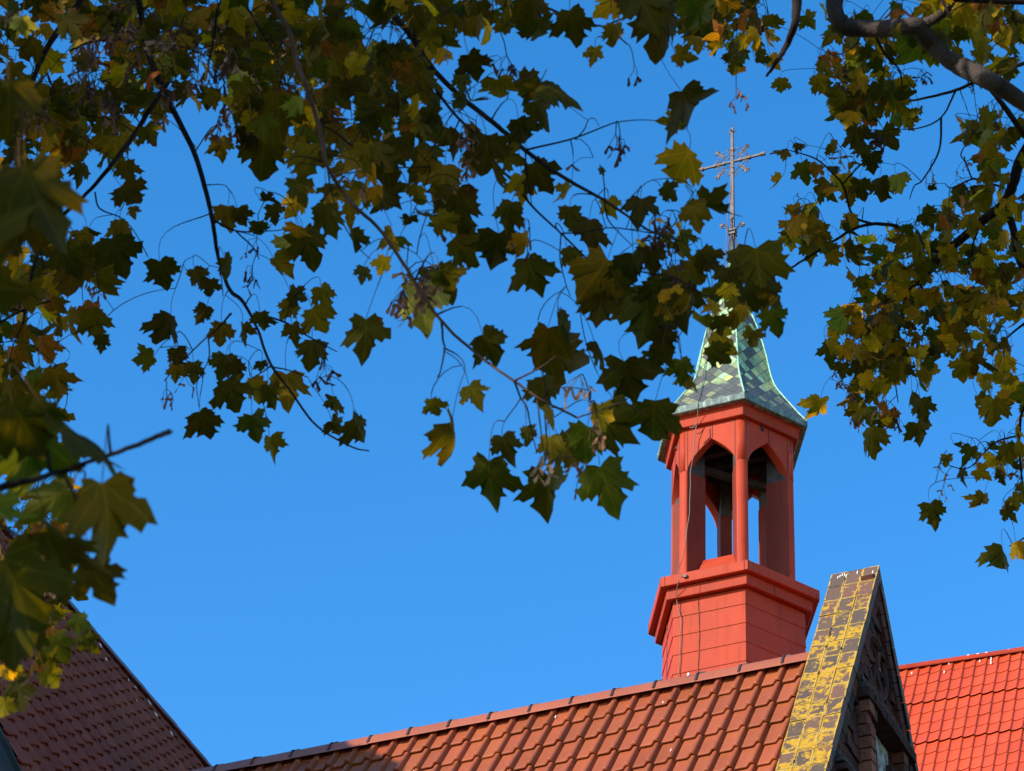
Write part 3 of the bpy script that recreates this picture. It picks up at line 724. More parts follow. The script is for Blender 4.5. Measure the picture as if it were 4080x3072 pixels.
# hatch leaning inside the front opening
mb = MB(); a = PHI - rad(30); nn = np.array([math.sin(a), -math.cos(a), 0]); tt = np.array([math.cos(a), math.sin(a), 0])
ht = np.array([TX, TY, 0]) + nn * K * 0.40; ht[2] = CAMZ + K * 17.70; hb = np.array([TX, TY, 0]) + nn * K * 0.58; hb[2] = CAMZ + K * 17.44
sd = nrm(hb - ht); c = (ht + hb) / 2 + tt * K * 0.035
mb.box(c, tt, sd, np.cross(tt, sd), K * 0.20, np.linalg.norm(hb - ht) / 2, 0.018)
obj('hatch', mb, M_red, tur)
# spire
sp = [(0.855, 19.475), (0.76, 19.61), (0.68, 19.735), (0.60, 19.86), (0.535, 19.97), (0.495, 20.05), (0.465, 20.15), (0.44, 20.27), (0.41, 20.45), (0.365, 20.66), (0.32, 20.84), (0.26, 21.03), (0.205, 21.22), (0.14, 21.46), (0.08, 21.68), (0.05, 21.76)]
def sprof(z):
    return float(np.interp(z, [q[1] for q in sp], [q[0] for q in sp]))
for k in range(6):
    mb = MB()
    G = []; U = []; v = 0
    for i, (R, z) in enumerate(sp):
        a = hv(k, R, z); b_ = hv(k + 1, R, z)
        if i: v += math.hypot((R - sp[i - 1][0]) * K * .866, (z - sp[i - 1][1]) * K)
        wd = np.linalg.norm(b_ - a); G.append([a + (b_ - a) * t for t in np.linspace(0, 1, 5)]); U.append([((t - .5) * wd + k * 1.37, v) for t in np.linspace(0, 1, 5)])
    mb.grid(G, None, U)
    obj('spire_face', mb, M_spire, tur, False)
    mb = MB(); mb.tube([hv(k, R + 0.004, z) for R, z in sp], [0.017] * len(sp), 5)
    obj('hip_ridge', mb, M_mint, tur)
mb = MB(); ringbody(mb, [hexring(0.80, 19.388), hexring(0.858, 19.392), hexring(0.866, 19.398), hexring(0.866, 19.470), hexring(0.852, 19.482)])
obj('eaves_drip', mb, M_drip, tur)
# mast and cross
a = PHI - rad(30); tt = np.array([math.cos(a), math.sin(a), 0]); nn = np.array([math.sin(a), -math.cos(a), 0])
def mp_(u, z, dpt=0.0): return np.array([TX, TY, CAMZ + K * z]) + tt * K * (u + 0.030 + 0.004 * (z - 22)) + nn * K * dpt
mb = MB()
def barseg(z0, z1, w0, w1):
    V = []
    for z, ww in ((z0, w0), (z1, w1)):
        for x, y in ((-1, -1), (1, -1), (1, 1), (-1, 1)): V.append(mp_(x * ww, z, -y * ww))
    mb.add(V, [(0, 3, 2, 1), (4, 5, 6, 7), (0, 1, 5, 4), (1, 2, 6, 5), (2, 3, 7, 6), (3, 0, 4, 7)])
barseg(21.6, 22.3, 0.026, 0.022); barseg(22.3, 23.83, 0.021, 0.014)
for x, y in ((-1, 0), (1, 0), (0, 1), (0, -1)):
    P = [mp_(x * r, z, y * r) for r, z in ((0.030, 21.70), (0.048, 21.85), (0.055, 22.0), (0.047, 22.14), (0.030, 22.24))]
    mb.tube(P, 0.015, 5)
for z in (22.26, 22.31): mb.box(mp_(0, z), tt, nn, Z3, 0.075, 0.075, 0.024)
mast = obj('mast', mb, M_iron, tur)
mb = MB()
ringbody(mb, [hexring(0.085, 21.66), hexring(0.06, 21.78), hexring(0.035, 21.84)], True)
obj('mast_collar', mb, M_drip, mast)
mb = MB()
for x, y in ((-1, 0.25), (1, -.25), (0.3, 1), (-.3, -1)):
    P = []
    for q in np.linspace(0, 1, 12):
        if q < .5: r = 0.03 + 0.075 * (q / .5); z = 22.30 + 0.12 * math.sin(q / .5 * math.pi * .5)
        else: t = (q - .5) * 2 * 4.2; r = 0.105 + 0.032 * math.sin(t) * (1 - (q - .5)); z = 22.42 + 0.03 * (math.cos(t) - 1)
        P.append(mp_(x * r, z, y * r))
    mb.tube(P, np.linspace(0.022, 0.014, 12), 5)
    mb.box(mp_(x * .12, 22.40, y * .12), tt, nn, Z3, 0.035, 0.02, 0.022)
obj('leaf_scroll', mb, M_iron, mast)
mb = MB(); zc = 23.325
mb.box(mp_(0, zc), tt, nn, Z3, K * 0.375, K * 0.0115, K * 0.0115)
for sx in (-1, 1):                                     # arm tips
    c = mp_(sx * 0.375, zc)
    mb.box(c, tt, nn, Z3, 0.045, 0.035, 0.030)
    for q in (-1, 1): mb.tube([c, mp_(sx * 0.385, zc + q * 0.02), mp_(sx * 0.372, zc + q * 0.036)], [0.022, 0.02, 0.010], 5)
    mb.tube([c, mp_(sx * 0.405, zc)], [0.028, 0.006], 5)
for q in (-1, 1): mb.tube([mp_(0, 23.76), mp_(q * 0.03, 23.775), mp_(q * 0.048, 23.76)], [0.022, 0.02, 0.012], 5)
mb.tube([mp_(0, 23.82), mp_(0, 23.90)], [0.022, 0.003], 5); mb.tube([mp_(0.0, 23.76, .0), mp_(0.0, 23.775, .045)], [0.02, 0.014], 5)
for u in (-0.21, -0.10, 0.10, 0.21): mb.box(mp_(u, zc), tt, nn, Z3, 0.022, 0.034, 0.034)
for z in (-0.17, -.09, .09, .17): mb.box(mp_(0, zc + z), tt, nn, Z3, 0.040, 0.040, 0.018)
cr = obj('cross', mb, M_iron, tur, label='wrought iron cross with scrolled quadrants')
for sx in (-1, 1):
    for sz in (-1, 1):
        mb = MB()
        def curl(P, r=0.0125): mb.tube([mp_(sx * u, zc + sz * v) for u, v in P], r, 5)
        # C scroll leaving the upright
        pts = []
        for t in np.linspace(0, 1, 9): pts.append((0.020 + 0.150 * t, 0.165 - 0.062 * math.sin(t * math.pi) + 0.0 * t - 0.002 * t))
        curlA = [(0.050 - 0.022 * math.cos(t) * (1 - t / 9) - 0.0, 0.178 + 0.022 * math.sin(t) * (1 - t / 9)) for t in np.linspace(4.2, -0.6, 9)]
        curl(curlA[::-1] ); curl(pts)
        ptsB = [(v, u) for u, v in pts]; curl(ptsB); curl([(v, u) for u, v in curlA])
        # hooks into the centre
        hk = [(0.165 - 0.10 * t, 0.150 - 0.085 * t - 0.02 * math.sin(t * math.pi)) for t in np.linspace(0, 1, 6)] + [(0.050, 0.05), (0.040, 0.062), (0.050, 0.075)]
        curl(hk, 0.0095)
        sp2 = [(0.150 + 0.022 * math.cos(t), 0.118 + 0.020 * math.sin(t)) for t in np.linspace(-1.2, 3.2, 8)]; curl(sp2, 0.009)
        curl([(v, u) for u, v in sp2], 0.009)
        for q, L in ((0, 0.062), (0.62, 0.052), (-0.62, 0.052)):
            t = math.pi / 4 + q; curl([(0.158, 0.155), (0.158 + L * .6 * math.cos(t), 0.155 + L * .6 * math.sin(t))], 0.017); curl([(0.158 + L * .5 * math.cos(t), 0.155 + L * .5 * math.sin(t)), (0.158 + L * math.cos(t), 0.155 + L * math.sin(t))], 0.020)
        obj('scroll', mb, M_iron, cr)
# lightning cable
def face_hit(x, y, R):
    N = nn; C = np.array([TX, TY, 0]) + N * K * R * math.cos(rad(30)); return plane_hit(x, y, C, N) + CAM
path = [(2913, 715, 0.02), (2906, 800, 0.03), (2899, 870, 0.06), (2890, 1000, 0.09), (2872, 1150, 0.16), (2850, 1260, 0.27), (2823, 1380, None), (2807, 1457, None), (2799, 1529, None), (2788, 1575, None), (2781, 1612, 0.885), (2777, 1685, 0.79), (2766, 1746, 0.76), (2763, 1815, 0.75), (2751, 1884, 0.75), (2749, 1960, 0.75), (2749, 2035, 0.75), (2740, 2085, 0.75), (2735, 2146, 0.75), (2716, 2230, 0.78), (2704, 2278, 0.90), (2701, 2320, 0.97), (2696, 2365, 0.90), (2695, 2390, 0.84), (2705, 2430, 0.81), (2713, 2470, 0.81), (2712, 2560, 0.81), (2707, 2640, 0.81), (2702, 2720, 0.81)]
P = []
for x, y, R in path:
    if R is None:
        R = 0.4
        for _ in range(30): z = (face_hit(x, y, R)[2] - CAMZ) / K; R = 0.7 * R + 0.3 * (sprof(z) + 0.02)
    P.append(face_hit(x, y, R))
P = np.array(P); tq = np.linspace(0, len(P) - 1, 110); P = np.stack([np.interp(tq, range(len(P)), P[:, i]) for i in range(3)], 1)
P[:, 0] += 0.006 * np.sin(tq * 3.1); mb = MB(); mb.tube(P, 0.0085, 5)
mb.tube([face_hit(2777, 1685, .79), face_hit(2762, 1704, .79), face_hit(2748, 1703, .79)], 0.012, 5)
mb.tube([face_hit(2704, 2278, .9), face_hit(2715, 2297, .96), face_hit(2734, 2300, .96), face_hit(2731, 2283, .94)], 0.014, 5); mb.box(face_hit(2731, 2296, .965), tt, nn, Z3, .03, .03, .03)
obj('cable', mb, M_cable, tur)
#TREES#
# ------------------------------------------------------------------ maple leaves
HALF = [(0.0, 0.0), (0.10, -0.055), (0.27, -0.12), (0.31, -0.04), (0.50, 0.0), (0.44, 0.09), (0.47, 0.17), (0.43, 0.22), (0.49, 0.27), (0.62, 0.29), (0.57, 0.40), (0.67, 0.61), (0.53, 0.58), (0.48, 0.70), (0.39, 0.63), (0.28, 0.565), (0.265, 0.67), (0.35, 0.77), (0.225, 0.81), (0.15, 0.92), (0.0, 1.10)]
OUT = np.array(HALF + [(-x, y) for x, y in HALF[-2:0:-1]])
CTR = np.array([0.0, 0.26])
def _leafmesh(full=True):
    n = len(OUT); rings = [OUT] + ([CTR + (OUT - CTR) * 0.66, CTR + (OUT - CTR) * 0.33] if full else [])
    V = np.concatenate(rings + [CTR[None]]); F = []
    for i in range(len(rings) - 1):
        for k in range(n): F.append((i * n + k, i * n + (k + 1) % n, (i + 1) * n + (k + 1) % n, (i + 1) * n + k))
    b = (len(rings) - 1) * n; c = len(rings) * n
    for k in range(n): F.append((b + k, b + (k + 1) % n, c))
    return V, F
LV, LF = _leafmesh(True); SV, SF = _leafmesh(False)
SF3 = np.array(SF)
def leaf_shape(V, r, curl=1.0):
    x, y = V[:, 0].copy(), V[:, 1].copy()
    # each leaf a little different in outline: lobe stretch, skew, ragged edge
    ph = r.uniform(0, 6.28, 4); th = np.arctan2(x, y - 0.26); rr = np.hypot(x, y - 0.26)
    f = 1 + 0.09 * np.sin(3 * th + ph[0]) + 0.07 * np.sin(5 * th + ph[1]) + 0.05 * np.sin(11 * th + ph[2])
    x = x * f * r.uniform(0.86, 1.08); y = 0.26 + (y - 0.26) * f; x = x + 0.10 * r.randn() * y * y
    k1 = r.uniform(-0.35, 0.85) * curl; k2 = r.uniform(-0.10, 0.65) * curl; k3 = r.randn() * 0.28 * curl
    ax = np.sqrt(x * x + 0.004)
    z = -k1 * ax - k2 * np.maximum(0, y - 0.1) ** 2 + k3 * x * y
    z += 0.09 * curl * np.sin(4 * th + ph[3]) * rr ** 2 * 2 - 0.16 * curl * rr ** 3 * (0.4 + 0.6 * r.rand())
    return np.stack([x, y, z], 1)
PAL = {'d': (0.050, 0.046, 0.004), 'g': (0.060, 0.072, 0.006), 'o': (0.125, 0.095, 0.006), 'y': (0.27, 0.175, 0.008), 'b': (0.50, 0.33, 0.012), 'r': (0.22, 0.085, 0.018), 'p': (0.20, 0.22, 0.05)}
def leaf_tint(code, r):
    c = np.array(PAL[code]); return c * (1 + r.randn() * 0.14) * np.array([1 + r.randn() * 0.08, 1 + r.randn() * .05, 1])
def leaf_add(mb, base, tip, nrmv, size, code, full=True, curl=1.0):
    """base: petiole end; tip: unit direction of the leaf; nrmv: approx normal; size: leaf width (m)"""
    T = nrm(tip); S = nrm(np.cross(T, nrmv)); Nn = np.cross(S, T)
    V2, F2 = (LV, LF) if full else (SV, SF)
    L = leaf_shape(V2, rng, curl) * (size / 1.19)
    P = base + L[:, :1] * S + L[:, 1:2] * T + L[:, 2:3] * Nn
    mb.add(P, F2, leaf_tint(code, rng), V2)

def view_basis(P):
    W = nrm(CAM - P); R = nrm(ri - W * (ri @ W)); U = np.cross(W, R); return R, U, W
def at(x, y, d): return CAM + vray(x, y) * d           # view coordinates (2212 wide) at distance d

class Tree:
    def __init__(s, name, label, loc, group):
        s.root = thing(name, label, 'tree', loc, group); s.loc = np.array(loc, float)
        s.nodes = np.zeros((0, 3)); s.own = np.zeros(0, int); s.rad = np.zeros(0); s.br = []; s.leaves = []; s.seeds = []; s.linkc = []
    def addnodes(s, P, idx, r):
        s.nodes = np.concatenate([s.nodes, P]); s.own = np.concatenate([s.own, np.full(len(P), idx)]); s.rad = np.concatenate([s.rad, np.broadcast_to(r, (len(P),))])
    def branch(s, P, r0, r1, mat, name='branch', knob=True):
        P = np.asarray(P, float); m = max(10, len(P) * 6)
        # smooth the polyline (Catmull-Rom) and add small kinks
        Q = np.concatenate([[2 * P[0] - P[1]], P, [2 * P[-1] - P[-2]]]); out = []
        for i in range(1, len(Q) - 2):
            for t in np.linspace(0, 1, 7)[:-1]:
                a, b, c, d = Q[i - 1], Q[i], Q[i + 1], Q[i + 2]
                out.append(0.5 * ((2 * b) + (c - a) * t + (2 * a - 5 * b + 4 * c - d) * t * t + (-a + 3 * b - 3 * c + d) * t ** 3))
        out.append(P[-1]); out = np.array(out); R = np.linspace(r0, r1, len(out)) * (1 + np.interp(np.arange(len(out)), np.arange(0, len(out), 6), rng.randn(len(range(0, len(out), 6)))) * 0.07)
        out += rng.randn(*out.shape) * (min(r0, r1, 0.006) * 0.15)
        mb = MB(); mb.tube(out, R, 9 if r0 > 0.02 else 6)
        idx = len(s.br); s.br.append(dict(P=out, R0=R[0], mb=mb, mat=mat, name=name, r0=r0)); s.addnodes(out, idx, R); return idx
    def link(s, start, h, r0, mat):
        """limb from the trunk to an off-frame start point"""
        a = s.loc + np.array([0, 0, h]); b = np.asarray(start, float); mid = (a + b) / 2 + np.array([0, 0, 0.10 * np.linalg.norm(b - a)])
        return [a, mid]
def img_branch(tree, pts, d0, d1, w0, w1, mat, linkh=None, name='branch', lift=None):
    """pts in view coordinates; distances d0..d1; widths in view px"""
    k = np.linspace(0, 1, len(pts)); P = [at(x, y, d0 + (d1 - d0) * t + 0.05 * math.sin(5 * t + x)) for (x, y), t in zip(pts, k)]
    vs = FPX / 1.84448; r0 = w0 * d0 / vs / 2; r1 = w1 * d1 / vs / 2
    if linkh is not None:
        L = tree.link(P[0], linkh, r0, mat); mbk = tree.branch(P, r0, r1, mat, name)
        B = tree.br[mbk]['P']; sd_ = nrm(B[0] - B[2]); ln_ = np.linalg.norm(L[0] - B[0])
        c1 = L[0] + (L[1] - L[0]) * 0.6; c2 = B[0] + sd_ * ln_ * 0.35; u_ = np.linspace(0, 1, 22)[:, None]
        C = (1 - u_) ** 3 * L[0] + 3 * u_ * (1 - u_) ** 2 * c1 + 3 * u_ ** 2 * (1 - u_) * c2 + u_ ** 3 * B[0]
        tree.br[mbk]['mb'].tube(C, np.linspace(r0 * 1.9 + .01, tree.br[mbk]['R0'], 22), 9); tree.addnodes(C[6:-1], mbk, r0); tree.linkc.append(C)
        return mbk
    return tree.branch(P, r0, r1, mat, name)

def seed_cluster(mb, P, n, size, tint):
    R, U, W = view_basis(P)
    for i in range(n):
        stemdir = nrm(-Z3 + rng.randn(3) * 0.35); L = rng.uniform(0.03, 0.08); e = P + stemdir * L + rng.randn(3) * 0.012
        mb.tube([P, (P + e) / 2 + rng.randn(3) * 0.006, e], 0.0011, 3, tint * 0.7, cap=False)
        ax = nrm(rng.randn(3)); 
        for sg in (-1, 1):
            d = nrm(-Z3 * 0.8 + sg * ax * rng.uniform(.3, .9)); wd = nrm(np.cross(d, rng.randn(3))); ln = size * rng.uniform(.8, 1.2); bw = ln * 0.20
            V = [e - wd * bw * .5, e + wd * bw * .5, e + d * ln * .3 + wd * bw * .55, e + d * ln * .75 + wd * bw * 1.2, e + d * ln, e + d * ln * .8 - wd * bw * .5, e + d * ln * .35 - wd * bw * .35]
            off = np.cross(d, wd); V = [v + off * math.sin(i2) * bw * .35 for i2, v in enumerate(V)]
            mb.add(V, [(0, 1, 2, 6), (2, 3, 5, 6), (3, 4, 5)], tint * (1 + rng.randn() * .2))
            c = e + d * ln * .08; mb.tube([c - d * bw * .5, c, c + d * bw * .5], [bw * .25, bw * .5, bw * .2], 4, tint * .6)

VS = FPX / 1.84448
def put_leaf(tree, x, y, size, ang=None, code='d', d=9.0, tilt=None, edge=False, full=True, curl=1.0, spread=26):
    """leaf centred near (x, y), hanging; ang: degrees of the tip from straight down towards the right"""
    C = at(x, y, d); R, U, W = view_basis(C)
    if ang is None: ang = rng.randn() * 38
    a = rad(ang); tip = math.sin(a) * R - math.cos(a) * U
    pit = rad(rng.randn() * spread); rol = rad(rng.randn() * spread * 1.1)
    if edge: rol = rad(rng.choice([-1, 1]) * rng.uniform(52, 68))
    sz = size * d / VS
    Nn = W; side = np.cross(tip, Nn)
    tip2 = math.cos(pit) * tip + math.sin(pit) * Nn; N2 = math.cos(pit) * Nn - math.sin(pit) * tip
    N3 = math.cos(rol) * N2 + math.sin(rol) * side
    base = C - tip2 * sz * 0.40
    tree.leaves.append((base, tip2, N3, sz, code, full, curl))

def fill(tree, cx, cy, rx, ry, n, smin, smax, d0, d1, mix, ex=None):
    keys = list(mix.keys()); pr = np.array([mix[k] for k in keys], float); pr /= pr.sum()
    for i in range(int(n * DN)):
        while True:
            a, b = rng.uniform(-1, 1, 2)
            if a * a + b * b < 1: break
        x, y = cx + a * rx, cy + b * ry
        if ex and any(q[0] < x < q[2] and q[1] < y < q[3] for q in ex): continue
        put_leaf(tree, x, y, rng.uniform(smin, smax) * SZ, None, rng.choice(keys, p=pr), rng.uniform(d0, d1), spread=40, edge=rng.rand() < .2)

def finish(tree):
    """connect every leaf to the nearest twig and write the meshes"""
    twigs = [MB() for _ in tree.br]; fol = [MB() for _ in tree.br]
    order = np.array([np.min(np.linalg.norm(tree.nodes - L[0], axis=1)) for L in tree.leaves])
    for i in np.argsort(order):
        base, tip, N3, sz, code, full, curl = tree.leaves[i]
        inlen = sz * rng.uniform(0.5, 1.0); want = base + nrm(-tip * 0.8 + Z3 * 0.9 + rng.randn(3) * .25) * inlen
        dd = np.linalg.norm(tree.nodes - want, axis=1); j = int(np.argmin(dd)); a = tree.nodes[j]; own = int(tree.own[j]); D = dd[j]
        if full is not None and D < min(0.75, 4.5 * sz):
            tot = D + inlen; m = max(7, int(tot / 0.045) + 3); tt_ = np.linspace(0, 1, m)[:, None]
            c1 = a + (want - a) * 0.55 + nrm(rng.randn(3)) * D * 0.14 + Z3 * D * 0.10; c2 = want + (want - a) * 0.10 + Z3 * inlen * .25
            P = (1 - tt_) ** 3 * a + 3 * tt_ * (1 - tt_) ** 2 * c1 + 3 * tt_ ** 2 * (1 - tt_) * c2 + tt_ ** 3 * base
            cut = max(2, int(m * D / tot * 0.9)) if D > 0.06 else 1
            r0 = min(tree.rad[j] * 0.75, 0.0024 + 0.0045 * D)
            if cut > 1:
                twigs[own].tube(P[:cut + 1], np.linspace(r0, 0.0015, cut + 1), 4, cap=False); tree.addnodes(P[1:cut + 1], own, np.linspace(r0, .002, cut))
            fol[own].tube(P[cut - (cut > 1):] if cut > 1 else P, 0.0011, 3, np.array([0.11, 0.07, 0.02]) if rng.rand() < .6 else np.array([0.13, 0.04, 0.025]), cap=False)
        else:
            t = np.linspace(0, 1, 7)[:, None]; q = base + nrm(-tip + Z3 * .8 + rng.randn(3) * .2) * inlen * 1.2; mid = (q + base) / 2 + rng.randn(3) * inlen * .12
            fol[own].tube((1 - t) ** 2 * q + 2 * t * (1 - t) * mid + t * t * base, 0.0011, 3, np.array([0.13, 0.09, 0.03]), cap=False)
        leaf_add(fol[own], base, tip, N3, sz, code, full is True, curl)
    sd = []
    for P, n, sz, tint in tree.seeds:
        j = int(np.argmin(np.linalg.norm(tree.nodes - P, axis=1))); own = int(tree.own[j]); a = tree.nodes[j]
        if np.linalg.norm(a - P) < 0.45: twigs[own].tube([a, (a * .7 + P * .3) + Z3 * .02, (a * .3 + P * .7) + Z3 * .022, P], 0.0016, 4, cap=False); q_ = MB(); seed_cluster(q_, P, n, sz, tint); sd.append((own, q_))
    for bi, (b, tw_, fo) in enumerate(zip(tree.br, twigs, fol)):
        o = obj(b['name'], b['mb'], b['mat'], tree.root, True)
        if tw_.n: obj('twigs', tw_, M_twig, o)
        if fo.n: obj('leaves', fo, M_leaf, o, True)
        for own_, q_ in sd:
            if own_ == bi: obj('seed_cluster', q_, M_seed, o)

def trunk(tree, H, r0, r1, lean=(0, 0)):
    P = [tree.loc + np.array([lean[0] * t + .05 * math.sin(6 * t), lean[1] * t + .04 * math.cos(5 * t), H * t]) for t in np.linspace(0, 1, 14)]
    mb = MB(); R = np.linspace(r0, r1, 14); R[0] *= 1.5; R[1] *= 1.12; mb.tube(P, R, 14); obj('trunk', mb, M_bark, tree.root, True); return P[-1]

GRP = 'maple trees framing the church'
# ---- tree A: hangs in from the left and from above
A = Tree('maple_tree', 'near maple whose dark leafy branches hang across the left and middle of the sky', (-4.6, 6.2, 0), GRP)
TB = dict
b1 = img_branch(A, [(790, -60), (825, 0), (888, 78), (931, 144), (993, 207), (1052, 254), (1099, 293), (1134, 324), (1189, 365), (1243, 398), (1306, 433), (1353, 465), (1392, 492), (1440, 515)], 9.6, 8.8, 15, 4, M_bark, 7.6)
img_branch(A, [(925, 140), (940, 190), (985, 250), (1033, 297), (1079, 363), (1107, 390), (1153, 449), (1212, 504), (1271, 562), (1325, 613), (1385, 635), (1440, 660)], 9.4, 9.0, 7, 3, M_twig)
img_branch(A, [(1134, 324), (1232, 301), (1306, 273), (1333, 264), (1384, 259), (1435, 262)], 9.1, 9.0, 4.5, 1.5, M_twig)
img_branch(A, [(1243, 301), (1262, 280), (1272, 258), (1285, 257), (1294, 272)], 9.05, 9.0, 3, 1.5, M_twig)
img_branch(A, [(1134, 324), (1140, 390), (1150, 449)], 9.1, 9.2, 4, 2, M_twig)
img_branch(A, [(1306, 433), (1312, 470), (1330, 495), (1365, 530)], 8.95, 9.0, 4, 2, M_twig)
img_branch(A, [(1212, 504), (1210, 560), (1222, 612), (1232, 640)], 9.15, 9.1, 4, 2, M_twig)
img_branch(A, [(1212, 504), (1260, 502), (1320, 492), (1385, 500), (1440, 510), (1490, 530)], 9.15, 9, 3.5, 2, M_twig)
img_branch(A, [(1271, 562), (1340, 575), (1400, 590), (1460, 600), (1530, 640), (1590, 610)], 9.15, 8.6, 4, 2, M_twig)
b2 = img_branch(A, [(570, -60), (586, 0), (625, 70), (640, 129), (664, 195), (687, 266), (699, 324), (707, 359), (740, 415), (770, 450), (815, 490), (853, 542), (896, 608), (954, 694), (1040, 773), (1111, 823), (1169, 863), (1247, 902)], 8.6, 8.0, 12, 5, M_twigred, 7.3)
img_branch(A, [(954, 694), (957, 735), (960, 752), (952, 800), (945, 815)], 8.15, 8.1, 5, 3, M_twig)
img_branch(A, [(960, 752), (985, 765), (1000, 780), (1005, 800)], 8.15, 8.1, 4, 2, M_twig)
img_branch(A, [(1111, 823), (1165, 795), (1200, 770)], 8.05, 8, 5, 3, M_twigred)
img_branch(A, [(1111, 823), (1125, 860), (1138, 880), (1147, 925), (1160, 980)], 8.05, 8, 5, 2.5, M_twig)
img_branch(A, [(1160, 866), (1165, 900), (1172, 960), (1178, 1005)], 8.05, 8, 4, 2, M_twigred)
img_branch(A, [(1247, 902), (1300, 885), (1345, 870), (1390, 895)], 8, 8, 4, 2, M_twigred)
img_branch(A, [(707, 359), (715, 410), (735, 470), (770, 530), (800, 560)], 8.5, 8.4, 5, 2, M_twig)
img_branch(A, [(687, 266), (730, 290), (790, 340), (830, 360), (880, 362), (930, 360)], 8.7, 9, 5, 3, M_twig)
b3 = img_branch(A, [(285, -60), (300, 0), (315, 90), (340, 168), (390, 269), (422, 336), (449, 430), (461, 488), (472, 558), (496, 625), (524, 651), (556, 710), (583, 783), (629, 847), (683, 919), (759, 965), (797, 974)], 10.8, 10.0, 15, 3, M_bark, 7.8)
img_branch(A, [(461, 476), (508, 498), (560, 500), (617, 496)], 10.4, 10.3, 5, 2, M_twig)
img_branch(A, [(508, 498), (547, 535), (560, 560)], 10.4, 10.3, 4, 2, M_twig)
img_branch(A, [(556, 678), (615, 696), (660, 723), (711, 751), (728, 760)], 10.3, 10.2, 5, 2, M_twig)
img_branch(A, [(500, 676), (470, 710), (437, 737), (374, 801), (355, 824)], 10.3, 10.2, 5, 2, M_twig)
img_branch(A, [(583, 792), (625, 800), (665, 815)], 10.2, 10.2, 4, 2, M_twig)
img_branch(A, [(583, 792), (565, 805), (542, 819)], 10.2, 10.2, 4, 2, M_twig)
img_branch(A, [(472, 558), (478, 600), (482, 640)], 10.2, 10.2, 3, 2, M_twig)
img_branch(A, [(450, 730), (452, 770), (440, 800), (425, 830), (430, 880)], 10.2, 10.2, 3, 1.5, M_twig)
b4 = img_branch(A, [(200, -60), (168, 12), (117, 78), (80, 150), (59, 207), (20, 280)], 11.5, 11, 15, 9, M_bark, 8.2)
b5 = img_branch(A, [(400, 120), (332, 223), (289, 293), (242, 355), (187, 418), (113, 488), (82, 547), (62, 625), (50, 700)], 11.2, 10.6, 13, 6, M_bark)
img_branch(A, [(420, 330), (455, 278), (480, 270)], 10.5, 10.4, 3, 2, M_twig)
img_branch(A, [(103, 160), (125, 210), (170, 245), (240, 258), (290, 285)], 11.2, 11, 5, 2.5, M_twig)
img_branch(A, [(150, 110), (200, 90), (270, 84), (290, 60)], 11.3, 11.1, 5, 3, M_twig)
img_branch(A, [(205, 415), (215, 450), (260, 470), (290, 500), (320, 555)], 11, 10.8, 4, 2, M_twig)
img_branch(A, [(-40, 720), (0, 697), (60, 665), (110, 650)], 10.8, 10.6, 7, 4, M_twig)
img_branch(A, [(470, 20), (460, 90), (450, 150), (470, 180)], 10, 9.9, 6, 3, M_twig)
img_branch(A, [(530, 10), (560, 60), (590, 110), (610, 130)], 9.8, 9.6, 6, 3, M_twig)
b6 = img_branch(A, [(1060, -50), (1140, 0), (1190, 20), (1260, 50), (1310, 60), (1355, 95)], 9.4, 9.2, 8, 3, M_twig, 7.4)
img_branch(A, [(1300, 60), (1345, 40), (1400, 25), (1460, 0), (1480, -30)], 9.3, 9, 4, 3, M_twig)
# near sprays at the left edge
n1 = img_branch(A, [(-70, 1075), (0, 1054), (60, 1040), (130, 1020), (182, 1006)], 4.6, 4.7, 20, 11, M_bark, 2.8)
n2 = img_branch(A, [(150, 1010), (230, 985), (292, 963), (340, 943), (370, 929)], 4.7, 4.7, 9, 12, M_twigred)
n3 = img_branch(A, [(-70, 380), (-20, 400), (30, 410)], 4.4, 4.5, 12, 8, M_bark, 4.0)
n4 = img_branch(A, [(-80, 1190), (-20, 1150), (0, 1135), (45, 1160)], 4.5, 4.6, 8, 7, M_twigred, 2.4)

